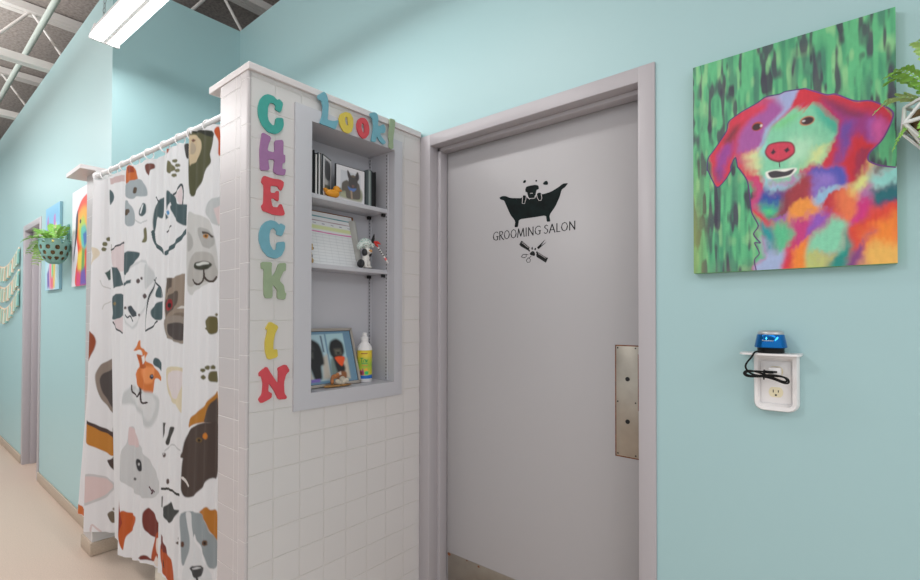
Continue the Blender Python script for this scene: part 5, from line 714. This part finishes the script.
# --- top shelf: albums, photos, duck ---
GA = 'albums on the top niche shelf'
def album(label, y0, y1, h, col, edge=None, x0=-1.846, x1=-1.734):
    t = thing('photo_album', label, 'album', ((x0+x1)/2, (y0+y1)/2, SH1), GA)
    cm = mat('album_cover', col, .5); r = (y1-y0)*.16
    m = MB(); m.bbox(x0, x1, y0, y0+r, SH1+.0005, SH1+h, .0008); m.bbox(x0, x1, y1-r, y1, SH1+.0005, SH1+h, .0008); m.bbox(x0, x0+.003, y0, y1, SH1+.0005, SH1+h, .0008)
    obj('cover', m, cm, t)
    m = MB(); m.box(x0+.004, x1-.003, y0+r+.0004, y1-r-.0004, SH1+.002, SH1+h-.004); obj('pages', m, mat('album_pages', edge or (226,224,222), .8), t, None)
album('dark red edged black album, first at the left of the top shelf', 1.112, 1.122, .186, (150,70,78), (24,24,28))
album('thick black album near the left end of the top shelf', 1.1235, 1.148, .183, (22,24,28), (30,30,34))
album('slim white paged album beside the thick black album', 1.150, 1.163, .172, (40,44,46), (232,230,228))
album('slim grey paged album right beside the open photo booklet', 1.165, 1.179, .178, (52,56,58), (214,214,214))
album('grey green album right of the puppy photo', 1.428, 1.447, .168, (96,108,110), (150,160,158))
album('black album at the right end of the top shelf', 1.449, 1.474, .166, (14,14,18), (20,20,24))
bkl = thing('photo_booklet', 'open photo booklet with a dark dog picture left of the puppy photo', 'photo', (-1.75, 1.21, SH1))
A0, A1 = Vector((-1.730, 1.186, 0)), Vector((-1.777, 1.259, 0)); dv = (A1-A0); ln = dv.length; eu = dv.normalized(); nn = Vector((eu.y, -eu.x, 0))
m = MB(); bq = [A0+nn*-.001, A1+nn*-.001, A1-nn*.007, A0-nn*.007]
m.add([(p_.x, p_.y, z) for z in (SH1+.0005, SH1+.176) for p_ in bq], [(0,1,2,3),(4,5,6,7),(0,1,5,4),(1,2,6,5),(2,3,7,6),(3,0,4,7)]); obj('cover', m, mat('booklet_cover', (70,74,76), .5), bkl, None)
Fm = lambda c, pts, s=.003: ('f', c, pts, s)
flat('photo', tuple(A0+Vector((0,0,SH1+.170))), tuple(eu), (0,0,-1), ln, .166, 30, 50, (232,230,232), [
 Fm((150,150,152), [(.016,.008),(.075,.012),(.078,.148),(.014,.144)]), Fm((92,92,94), [(.02,.02),(.05,.012),(.075,.03),(.07,.085),(.03,.09),(.016,.06)]), Fm((196,194,194), [(.018,.09),(.05,.095),(.044,.12),(.018,.12)]), Fm((110,110,96), [(.016,.118),(.07,.11),(.076,.148),(.016,.148)])], M_print, bkl)
pf = thing('mounted_photo', 'white mounted photo of a puppy with upright ears on the top shelf', 'photo', (-1.75, 1.335, SH1))
m = MB(); m.bbox(-1.752, -1.745, 1.258, 1.418, SH1+.0005, SH1+.158, .001); obj('backing', m, mat('black_card', (40,40,46), .6), pf, .6)
flat('photo', (-1.7445, 1.262, SH1+.155), (0,1,0), (0,0,-1), .152, .153, 64, 64, (226,224,228), [
 Fm((206,208,214), [(.022,.018),(.130,.022),(.132,.135),(.020,.130)]), Fm((150,152,130), [(.02,.10),(.05,.096),(.132,.085),(.134,.138),(.02,.134)], .008), Fm((176,178,150), [(.02,.116),(.134,.122),(.134,.14),(.02,.136)], .008),
 Fm((104,98,92), [(.03,.075),(.055,.058),(.065,.062),(.118,.06),(.128,.09),(.128,.128),(.095,.136),(.055,.136),(.048,.108),(.03,.108)]), Fm((84,80,80), [(.064,.05),(.072,.034),(.105,.032),(.114,.05),(.112,.078),(.098,.092),(.078,.09),(.066,.074)]),
 Fm((76,70,72), [(.062,.046),(.056,.02),(.062,.014),(.076,.034),(.074,.044)]), Fm((76,70,72), [(.100,.036),(.110,.012),(.118,.014),(.122,.036),(.114,.05)]), Fm((120,104,88), [(.074,.036),(.09,.028),(.104,.036),(.09,.04)]), Fm((132,98,94), [(.082,.074),(.096,.074),(.092,.084),(.084,.084)]),
 Fm((96,128,190), [(.06,.084),(.078,.09),(.108,.086),(.092,.102),(.07,.10)]), Fm((170,150,130), [(.074,.1),(.084,.1),(.088,.136),(.078,.136)])], M_print, pf)
dk_ = thing('rubber_duck', 'orange yellow rubber duck on the top niche shelf', 'toy', (-1.725, 1.24, SH1))
M_duck = mat('orange_rubber', (226,152,32), .4)
m = MB(); m.ell((-1.728, 1.230, SH1+.0175), (.020, .034, .017)); m.ell((-1.728, 1.252, SH1+.039), (.0155, .0165, .0155)); m.ell((-1.728, 1.199, SH1+.026), (.010, .014, .007), Matrix.Rotation(R(-28), 3, 'X')); m.ell((-1.728, 1.248, SH1+.027), (.011, .011, .010))
remesh('body', m, M_duck, dk_, .0014)
m = MB(); m.ell((-1.727, 1.270, SH1+.037), (.007, .008, .0032)); obj('beak', m, mat('dark_orange_beak', (214,110,24), .4), dk_)
m = MB(); m.ell((-1.7155, 1.259, SH1+.043), (.0015, .0022, .003)); obj('eye', m, M_dark, dk_)

# --- middle shelf: chart, figurines, pen ---
ch = thing('paper_chart', 'gridded paper chart with a pink line leaning at the back of the middle shelf', 'chart', (-1.79, 1.25, SH2))
b0, b1 = Vector((-1.762, 0, SH2+.001)), Vector((-1.828, 0, SH2+.238)); ev = (b0-b1); hl = ev.length; ev.normalize(); nrm = Vector((-ev.z, 0, ev.x)); nrm = nrm if nrm.x > 0 else -nrm
shp = [('s', (84,150,160), [(.03,.020),(.31,.024)], .005), ('s', (150,110,120), [(.01,.040),(.30,.044)], .003)]
shp += [('s', (120,120,150), [(.05+.045*i,.052+.001*i),(.062+.045*i,.053+.001*i)], .003) for i in range(6)]
shp += [Fm((214,222,168), [(.004,.062),(.30,.066),(.30,.084),(.004,.080)], .004), ('s', (214,110,170), [(.0,.090),(.1,.093),(.2,.096),(.305,.095)], .005)]
shp += [('s', (196,200,204), [(.004,.104+.014*i),(.305,.106+.014*i)], .0018) for i in range(10)]+[('s', (206,208,212), [(.03+.034*i,.1),(.03+.034*i,.236)], .0018) for i in range(9)]
sh0 = Vector((b1.x, 1.098, b1.z))+nrm*.0015
flat('chart_sheet', tuple(sh0), (0,1,0), tuple(ev), .306, hl, 160, 130, (226,228,230), shp, M_print, ch)
m = MB(); bt_ = b1-ev*.005; q0 = [bt_+nrm*.0008, b0+nrm*.0008, b0-nrm*.004, bt_-nrm*.004]; m.add([(p_.x, y, p_.z) for y in (1.097, 1.415) for p_ in q0], [(0,1,2,3),(4,5,6,7),(0,1,5,4),(1,2,6,5),(2,3,7,6),(3,0,4,7)])
obj('backing_board', m, mat('brown_backing', (132,84,44), .6), ch, None)
m = MB(); vs = []   # curled page edge along the right side
for j in range(11):
    t = j/10; c0 = b1.lerp(b0, t*.78+.08)
    for i in range(9):
        a = i/8; vs.append((c0.x+nrm.x*.002+.020*math.sin(a*2.2), 1.384+.028*a*(1-.25*t)+t*.004, c0.z+.004*math.sin(a*3)))
m.add(vs, [(j*9+i, j*9+i+1, j*9+i+10, j*9+i+9) for j in range(10) for i in range(8)])
obj("curled_page", m, mat('grey_curled_paper', (176,176,172), .7), ch)
# little cat-like dog at the left edge
f1 = thing('dog_figurine', 'small tan and black sitting dog figurine at the left end of the middle shelf', 'figurine', (-1.735, 1.128, SH2))
M_tan = mat('tan_black_glaze', (196,164,110), .4, var=.55, vscale=28)
m = MB(); by = 1.124
for c_, r_ in (((-1.738, by, .018), (.017, .014, .018)), ((-1.734, by, .038), (.012, .011, .020)), ((-1.730, by+.002, .062), (.0135, .0125, .012)), ((-1.719, by+.004, .058), (.008, .006, .006)), ((-1.725, by-.007, .010), (.006, .005, .010)), ((-1.723, by+.008, .010), (.006, .005, .010)), ((-1.733, by-.010, .074), (.004, .004, .008)), ((-1.733, by+.012, .074), (.004, .004, .008)), ((-1.752, by-.006, .006), (.014, .005, .005))): m.ell((c_[0], c_[1], SH2+c_[2]), r_)
remesh('body', m, M_tan, f1, .0014)
m = MB(); m.ell((-1.7115, by+.005, SH2+.060), (.002, .0025, .002)); obj('nose', m, M_dark, f1)
m = MB(); m.ell((-1.736, by+.009, SH2+.030), (.009, .006, .012)); obj('black_patch', m, M_dark, f1)
# black and white dog with a speckled cap
f2 = thing('dog_figurine', 'black and white sitting dog figurine in a speckled bandana on the middle shelf', 'figurine', (-1.735, 1.405, SH2))
fy, fx = 1.400, -1.728
m = MB()
for c_, r_ in (((fx-.004, fy, .022), (.024, .026, .022)), ((fx+.006, fy+.006, .045), (.016, .017, .028)), ((fx+.016, fy+.016, .018), (.007, .007, .018)), ((fx+.018, fy-.004, .018), (.007, .007, .018)), ((fx+.024, fy+.016, .004), (.010, .007, .004)), ((fx+.026, fy-.004, .004), (.010, .007, .004)), ((fx+.008, fy+.010, .078), (.017, .019, .018)), ((fx+.023, fy+.014, .073), (.012, .010, .009))): m.ell((c_[0], c_[1], SH2+c_[2]), r_)
remesh('body', m, mat('white_black_glaze', (214,212,208), .4, var=.25, vscale=25), f2, .0016)
m = MB(); m.ell((fx+.001, fy-.018, SH2+.020), (.022, .013, .020)); m.ell((fx+.010, fy-.004, SH2+.070), (.014, .013, .018)); m.ell((fx+.008, fy+.026, SH2+.072), (.013, .009, .020)); remesh('black_patch', m, mat('black_glaze', (34,36,40), .35), f2, .0016)
m = MB(); m.ell((fx+.028, fy+.014, SH2+.076), (.010, .008, .007)); obj('muzzle', m, mat('tan_glaze', (206,152,92), .4), f2)
m = MB(); m.ell((fx+.002, fy+.006, SH2+.112), (.026, .032, .024)); m.ell((fx-.002, fy-.022, SH2+.100), (.018, .012, .018)); m.ell((fx+.006, fy+.038, SH2+.106), (.012, .014, .012))
cap_m = mat('speckled_cloth', (206,216,212), .8); nt = cap_m.node_tree; vo = nt.nodes.new('ShaderNodeTexVoronoi'); vo.inputs['Scale'].default_value = 110; rp = nt.nodes.new('ShaderNodeValToRGB')
rp.color_ramp.interpolation = 'CONSTANT'
for p_, c_ in ((.0, (56,70,72)), (.26, (214,222,218)), (.62, (120,172,160)), (.74, (222,226,224))):
    e_ = rp.color_ramp.elements[0] if p_ == 0 else rp.color_ramp.elements.new(p_); e_.color = (*lin(c_), 1)
rp.color_ramp.elements.remove(rp.color_ramp.elements[-1])
tc_ = nt.nodes.new('ShaderNodeTexCoord'); nt.links.new(tc_.outputs['Object'], vo.inputs['Vector']); nt.links.new(vo.outputs['Distance'], rp.inputs[0])
sp_ = nt.nodes.new('ShaderNodeMath'); sp_.operation = 'MULTIPLY'; sp_.inputs[1].default_value = 1; nt.links.new(rp.outputs[0], nt.nodes['Principled BSDF'].inputs['Base Color'])
remesh('bandana', m, cap_m, f2, .0016)
m = MB(); m.tube([(fx+.004, fy+.042, SH2+.112), (fx, fy+.052, SH2+.135), (fx-.002, fy+.060, SH2+.162)], [.009, .008, .0015], 8); obj('ear', m, M_dark, f2)
m = MB(); m.tube([(fx+.014, fy+.046, SH2+.124), (fx+.02, fy+.062, SH2+.121), (fx+.024, fy+.078, SH2+.114)], [.002, .007, .001], 8); m.tube([(fx+.014, fy+.046, SH2+.122), (fx+.022, fy+.054, SH2+.108), (fx+.026, fy+.062, SH2+.098)], [.002, .006, .001], 8); obj('red_bow', m, mat('red_ribbon', (206,52,44), .6), f2)
pn = thing('pen', 'white pen with a pink band slanting down from the dog figurine to the niche edge', 'pen', (-1.715, 1.48, SH2+.04))
pa, pb = Vector((fx+.022, fy+.060, SH2+.102)), Vector((-1.700, 1.520, SH2+.030))
m = MB(); m.tube([pa, pa.lerp(pb, .06), pa.lerp(pb, .94), pb], [.002, .0042, .0042, .0022], 10); obj('barrel', m, M_white, pn)
m = MB(); m.tube([pa.lerp(pb, .66), pa.lerp(pb, .80)], .0047, 10); obj('pink_band', m, mat('pink_band', (238,120,118), .5), pn)
m = MB()
for t in (.12, .24, .36, .50): m.tube([pa.lerp(pb, t), pa.lerp(pb, t+.05)], .0045, 10)
obj('black_band', m, M_dark, pn)

# --- bottom: framed photo, bottle, driftwood ---
ff = thing('framed_photo', 'silver framed double photo of two black curly dogs leaning in the bottom of the niche', 'photo', (-1.77, 1.25, SB))
e0, e1_ = Vector((-1.752, 0, SB+.002)), Vector((-1.826, 0, SB+.246)); ev = e0-e1_; hl = ev.length; ev.normalize(); nrm = Vector((-ev.z, 0, ev.x)); nrm = nrm if nrm.x > 0 else -nrm
ya, yb = 1.100, 1.404
m = MB()
def slab(y0, y1, v0, v1, d0, d1, mb):
    P_ = [e1_+ev*v_+nrm*d_ for v_, d_ in ((v0, d0), (v1, d0), (v1, d1), (v0, d1))]
    mb.add([(p_.x, y, p_.z) for y in (y0, y1) for p_ in P_], [(0,1,2,3),(4,5,6,7),(0,1,5,4),(1,2,6,5),(2,3,7,6),(3,0,4,7)])
for a in ((ya, yb, 0, .012), (ya, yb, hl-.012, hl), (ya, ya+.012, 0, hl), (yb-.012, yb, 0, hl)): slab(*a, -.006, .006, m)
for a in ((ya+.003, yb-.003, .003, .006), (ya+.003, yb-.003, hl-.006, hl-.003), (yb-.006, yb-.003, .003, hl-.003)): slab(*a, .006, .008, m)
obj('frame', m, mat('silver_frame', (190,184,176), .3, .7), ff, None)
m = MB(); slab(ya+.010, yb-.010, .010, hl-.010, -.005, .001, m); obj('mat_board', m, mat('black_edge_board', (34,38,44), .5), ff, None)
W_, H_ = yb-ya-.028, hl-.028
q0 = e1_+ev*.014+nrm*.0016
K = lambda c, pts, s=.004: ('f', c, [(u*W_, v*H_) for u, v in pts], s)
flat('photo', (q0.x, ya+.014, q0.z), (0,1,0), tuple(ev), W_, H_, 120, 100, (110,146,172), [
 K((176,206,216), [(.04,.06),(.50,.05),(.50,.95),(.04,.94)]), K((196,190,178), [(.04,.50),(.14,.50),(.2,.94),(.04,.94)], .01), K((196,188,176), [(.40,.5),(.5,.45),(.5,.92),(.36,.92)], .01), K((120,150,160), [(.15,.08),(.17,.08),(.17,.2),(.15,.2)]), K((90,110,130), [(.42,.08),(.45,.08),(.46,.4),(.43,.4)]),
 K((40,42,44), [(.06,.28),(.14,.16),(.27,.15),(.38,.24),(.42,.42),(.42,.62),(.36,.68),(.34,.90),(.22,.92),(.18,.76),(.14,.60),(.05,.46)], .008), K((70,74,74), [(.10,.22),(.24,.18),(.28,.34),(.14,.38)], .012), K((92,96,92), [(.15,.40),(.25,.40),(.24,.50),(.17,.50)], .01), K((130,110,190), [(.14,.90),(.3,.90),(.3,.96),(.14,.96)]),
 K((170,204,212), [(.53,.05),(.86,.04),(.86,.95),(.53,.95)]), K((120,140,136), [(.54,.58),(.66,.5),(.84,.56),(.84,.94),(.54,.94)], .01), K((206,196,180), [(.74,.62),(.86,.55),(.86,.94),(.78,.94)], .01),
 K((38,40,42), [(.55,.34),(.60,.20),(.72,.15),(.82,.24),(.83,.42),(.76,.56),(.80,.74),(.74,.86),(.66,.88),(.62,.72),(.60,.54),(.56,.46)], .008), K((112,110,98), [(.65,.36),(.76,.36),(.77,.46),(.66,.46)], .012), K((52,52,50), [(.68,.41),(.75,.41),(.73,.46),(.69,.46)]),
 K((236,90,44), [(.63,.53),(.72,.50),(.82,.53),(.76,.68),(.71,.68)]), K((150,96,60), [(.60,.84),(.70,.80),(.80,.82),(.78,.94),(.62,.95)], .006), K((220,206,196), [(.64,.82),(.70,.80),(.70,.86),(.66,.87)])], M_print, ff)
dw = thing('driftwood_ornament', 'flat driftwood slice with a pale rock lump before the framed dogs', 'ornament', (-1.722, 1.265, SB))
m = MB()
for c_, r_ in (((-1.724, 1.245, .006), (.014, .058, .0055)), ((-1.722, 1.29, .006), (.013, .040, .005)), ((-1.727, 1.222, .009), (.011, .032, .004))): m.ell((c_[0], c_[1], SB+c_[2]+.0005), r_)
remesh('wood_slice', m, mat('driftwood', (150,112,66), .8, var=.4, vscale=50, bump=.6, bscale=90), dw, .002, 1)
m = MB()
r2_ = random.Random(4)
for i in range(11): m.ell((-1.726+r2_.uniform(-.007,.007), 1.282+r2_.uniform(-.028,.028), SB+.018+r2_.uniform(0,.010)-abs(i-5)*.0006), (.010, .013, .010), seg=8, rings=6)
m.ell((-1.728, 1.285, SB+.032), (.008, .015, .012))
remesh('rock', m, mat('pale_rock', (198,188,172), .85, var=.3, vscale=60, bump=.8, bscale=120), dw, .002, 1)
m = MB(); m.ell((-1.731, 1.248, SB+.045), (.010, .016, .010)); m.ell((-1.729, 1.262, SB+.052), (.007, .009, .008)); m.ell((-1.730, 1.235, SB+.030), (.006, .008, .018)); remesh('tan_animal', m, mat('tan_resin', (178,112,64), .5, var=.3, vscale=60), dw, .0016, 1)
bt = thing('spray_bottle', 'white bottle with a yellow and green label in the bottom right of the niche', 'bottle', (-1.77, 1.440, SB))
bc = (-1.770, 1.440, SB)
m = MB(); m.lathe([(.031, .0008), (.0335, .004), (.0335, .150), (.031, .163), (.022, .176), (.0165, .184), (.0165, .190)], bc, 40); obj('body', m, M_white, bt)
m = MB(); m.lathe([(.0168, .188), (.0172, .190), (.0172, .204), (.013, .207), (.011, .214), (.0105, .224), (.007, .226)], bc, 28); cpo = obj('cap', m, M_white, bt)
m = MB(); m.tube([(bc[0]+.004, bc[1]-.004, SB+.214), (bc[0]+.018, bc[1]-.014, SB+.216)], .0035, 8); obj('nozzle', m, M_white, cpo)
NA_, NV_ = 120, 90; Lw, Lh = 2*math.pi*.034*.86, .128
U = np.linspace(0, Lw, NA_); V = np.linspace(0, Lh, NV_); img = np.tile(np.array(lin((206,200,56))), (NV_, NA_, 1)); mid = Lw*.5
sh_ = [Fm((226,200,60), [(0,0),(Lw,0),(Lw,.03),(0,.034)], .01), Fm((150,186,60), [(0,.045),(Lw,.05),(Lw,.085),(0,.08)], .02), Fm((24,104,190), [(-.01,.110),(mid,.113),(Lw+.01,.110),(Lw+.01,.14),(-.01,.14)], .002),
 ('s', (150,70,40), [(mid-.014,.014),(mid+.012,.014)], .004), ('s', (40,150,70), [(mid-.018,.035),(mid-.006,.035)], .004), ('s', (40,150,70), [(mid-.012,.035),(mid-.012,.052)], .004), ('s', (40,150,70), [(mid-.004,.052),(mid-.002,.042),(mid+.004,.042),(mid+.006,.052)], .0035), ('s', (40,150,70), [(mid+.008,.042),(mid+.010,.052),(mid+.016,.042)], .0035), ('s', (70,160,90), [(mid-.012,.058),(mid+.014,.058)], .004), ('s', (222,120,60), [(mid-.012,.067),(mid+.014,.067)], .003),
 Fm((170,52,110), [(mid-.024,.100),(mid-.020,.086),(mid-.012,.092),(mid-.008,.080),(mid-.002,.094),(mid-.002,.110),(mid-.024,.110)]), Fm((120,60,40), [(mid-.020,.096),(mid-.008,.096),(mid-.010,.110),(mid-.02,.110)]), Fm((240,170,50), [(mid,.084),(mid+.012,.080),(mid+.016,.092),(mid+.004,.096)]), Fm((40,190,110), [(mid,.100),(mid+.008,.093),(mid+.018,.096),(mid+.018,.108),(mid+.004,.110)])]
raster(img, U, V, sh_)
ang = -.70+(U-mid)/.034
pos = np.stack([np.tile(bc[0]+.0341*np.cos(ang), (NV_, 1)), np.tile(bc[1]+.0341*np.sin(ang), (NV_, 1)), np.tile((SB+.146-V)[:, None], (1, NA_))], -1)
sheet('label', pos, img, M_print, bt)

# ================= ceiling structure and lamps =================
ZB, ZTT = 3.53, 3.955
def joist(x, off, label):
    j = thing('roof_joist', label, 'joist', (x, 0, ZB), 'open web roof joists')
    for nm, z0, z1, wd in (('bottom_chord', ZB-.03, ZB+.03, .045), ('top_chord', ZTT-.025, ZTT+.035, .06)):
        m = MB(); m.box(x-wd, x-.004, -4.2, 3.1, z0, z1); m.box(x+.004, x+wd, -4.2, 3.1, z0, z1); obj(nm, m, M_joist, j, None)
    y = off-4.2; k = 0
    while y < 2.6:
        a, b = ((y, ZTT), (y+.3, ZB)) if k % 2 == 0 else ((y, ZB), (y+.3, ZTT))
        m = MB(); m.tube([(x, a[0], a[1]), (x, b[0], b[1])], .011, 8); obj('web_bar', m, M_joist, j); y += .3; k += 1
joist(-5.30, .2, 'white open web roof joist, the nearer of two over the left corridor')
joist(-6.86, .2, 'white open web roof joist, the farther of two over the left corridor')
joist(-3.80, .46, 'open web roof joist seen above the wall behind the hanging light')
cd = MB(); cd.tube([(-9.5, .808, 3.70), (1.0, .808, 3.70)], .021, 12)
tag(obj('conduit_pipe', cd, M_cond, None, loc=(-4, .808, 3.70)), 'pale conduit pipe running along the corridor ceiling', 'pipe')
# beams carrying the deck seams

dirv = Vector((math.cos(R(2.3)), math.sin(R(2.3)), 0)); side_ = Vector((-dirv.y, dirv.x, 0))
LZ = 3.0; E0 = Vector((-3.335, .822, LZ))
lt_ = thing('strip_light', 'white fluorescent strip light hung on chains above the curtain', 'ceiling light', tuple(E0+Vector((0,0,.06))))
def along(prof, a0, a1, mb):
    n = len(prof); vs = [tuple(E0+dirv*a+side_*u+Vector((0,0,v))) for a in (a0, a1) for u, v in prof]
    mb.add(vs, [(k, (k+1)%n, n+(k+1)%n, n+k) for k in range(n)]+[tuple(range(n)), tuple(range(n, 2*n))])
m = MB(); along([(-.064, .004), (-.068, .012), (-.045, .075), (.045, .075), (.068, .012), (.064, .004), (.0, .012)], .006, 2.40, m); obj('housing', m, M_lampw, lt_, None)
for s in (-1, 1):
    m = MB(); along([(s*.0355+.0335*math.cos(a), .008+.026*math.sin(a)) for a in [k*math.pi/8 for k in range(16)]], .02, 2.385, m); obj('tube', m, M_tube, lt_)
m = MB(); along([(-.012, .012), (-.010, -.008), (.010, -.008), (.012, .012)], .012, 2.39, m); obj('ballast_cover', m, M_lampw, lt_, None)
m = MB(); along([(-.072, -.012), (-.074, .0), (-.05, .080), (.05, .080), (.074, .0), (.072, -.012)], -.004, .010, m); obj('end_cap', m, M_lampw, lt_, None)
for s in (-1, 1):
    p0 = E0+dirv*.12+side_*s*.04+Vector((0,0,.075)); p1 = E0+dirv*.12+side_*(.0)+Vector((0,0,.676))
    L_ = (p1-p0).length; m = MB(); N_ = int(L_/.026)
    t_v = (p1-p0).normalized(); u_v = t_v.orthogonal().normalized(); w_v = t_v.cross(u_v)
    for i in range(N_):
        c_ = p0+t_v*(i+.5)*L_/N_; q_ = u_v if i % 2 else w_v
        m.tube([c_+t_v*.015*math.sin(a)+q_*.006*math.cos(a) for a in [k*math.pi/4 for k in range(8)]], .0016, 4, closed=True)
    obj('chain', m, M_chain, lt_, None)

# lamps of the rest of the room (strip fittings like the one in view), with added fills
def strip(name, x, y, z, lx_, ly_, power, upw=0, col=(1,.995,.99)):
    if upw:
        strip(name+'_fill', x, y, z+.08, lx_, ly_, upw); bpy.data.objects[name+'_fill'].rotation_euler = (math.pi, 0, 0); bpy.data.objects[name+'_fill'].name = name+'_up_fill'  # upward fill added to brighten the ceiling and upper walls
    l = bpy.data.lights.new(name, 'AREA'); l.shape = 'RECTANGLE'; l.size = lx_; l.size_y = ly_; l.energy = power; l.color = col
    o = bpy.data.objects.new(name, l); COL.objects.link(o); o.location = (x, y, z)
strip('room_strip_lamp', .6, -.1, 3.0, 2.4, .4, PW[0], 20); pl = bpy.data.lights.new('upper_wall_fill', 'POINT'); pl.energy = PW[1]; pl.shadow_soft_size = .25; pl.color = (1, .995, .99); po = bpy.data.objects.new('upper_wall_fill', pl); COL.objects.link(po); po.location = (-1.9, -1.3, 3.2); strip('room_strip_lamp', 2.6, -.5, 3.0, .5, 2.4, PW[2], 15)  # the point light is an added fill for the dim upper walls
strip('corridor_strip_lamp', -5.2, -.35, 3.25, 2.4, .4, PW[3], 66); strip('corridor_strip_lamp', -8.2, -.35, 3.25, 2.4, .4, PW[4], 30); strip('booth_strip_lamp', -2.3, .862, 2.978, 2.2, .10, PW[5])

wd_ = bpy.data.worlds.new('room_light'); SC.world = wd_; wd_.use_nodes = True
wd_.node_tree.nodes['Background'].inputs[0].default_value = (.93, .97, 1, 1); wd_.node_tree.nodes['Background'].inputs[1].default_value = PW[6]

# ================= camera =================
cam = bpy.data.cameras.new('camera'); co = bpy.data.objects.new('camera', cam); COL.objects.link(co); SC.camera = co
cam.sensor_width = 36; cam.lens = 487.081/920*36; cam.shift_y = (310.762-290)/920; cam.clip_start = .02
yaw, pit, roll = .694757162, .0119563, .00155929
fw = Vector((-math.sin(yaw)*math.cos(pit), math.cos(yaw)*math.cos(pit), math.sin(pit)))
rt = Vector((math.cos(yaw), math.sin(yaw), 0)); up = rt.cross(fw)
r2v = rt*math.cos(roll)+up*math.sin(roll); u2v = -rt*math.sin(roll)+up*math.cos(roll)
co.matrix_world = Matrix(((r2v.x, u2v.x, -fw.x, 0), (r2v.y, u2v.y, -fw.y, 0), (r2v.z, u2v.z, -fw.z, H), (0,0,0,1)))
vs_ = SC.view_settings; vs_.view_transform = 'Standard'; vs_.look = 'None'; vs_.gamma = 1; vs_.use_curve_mapping = False; vs_.exposure = PW[7]
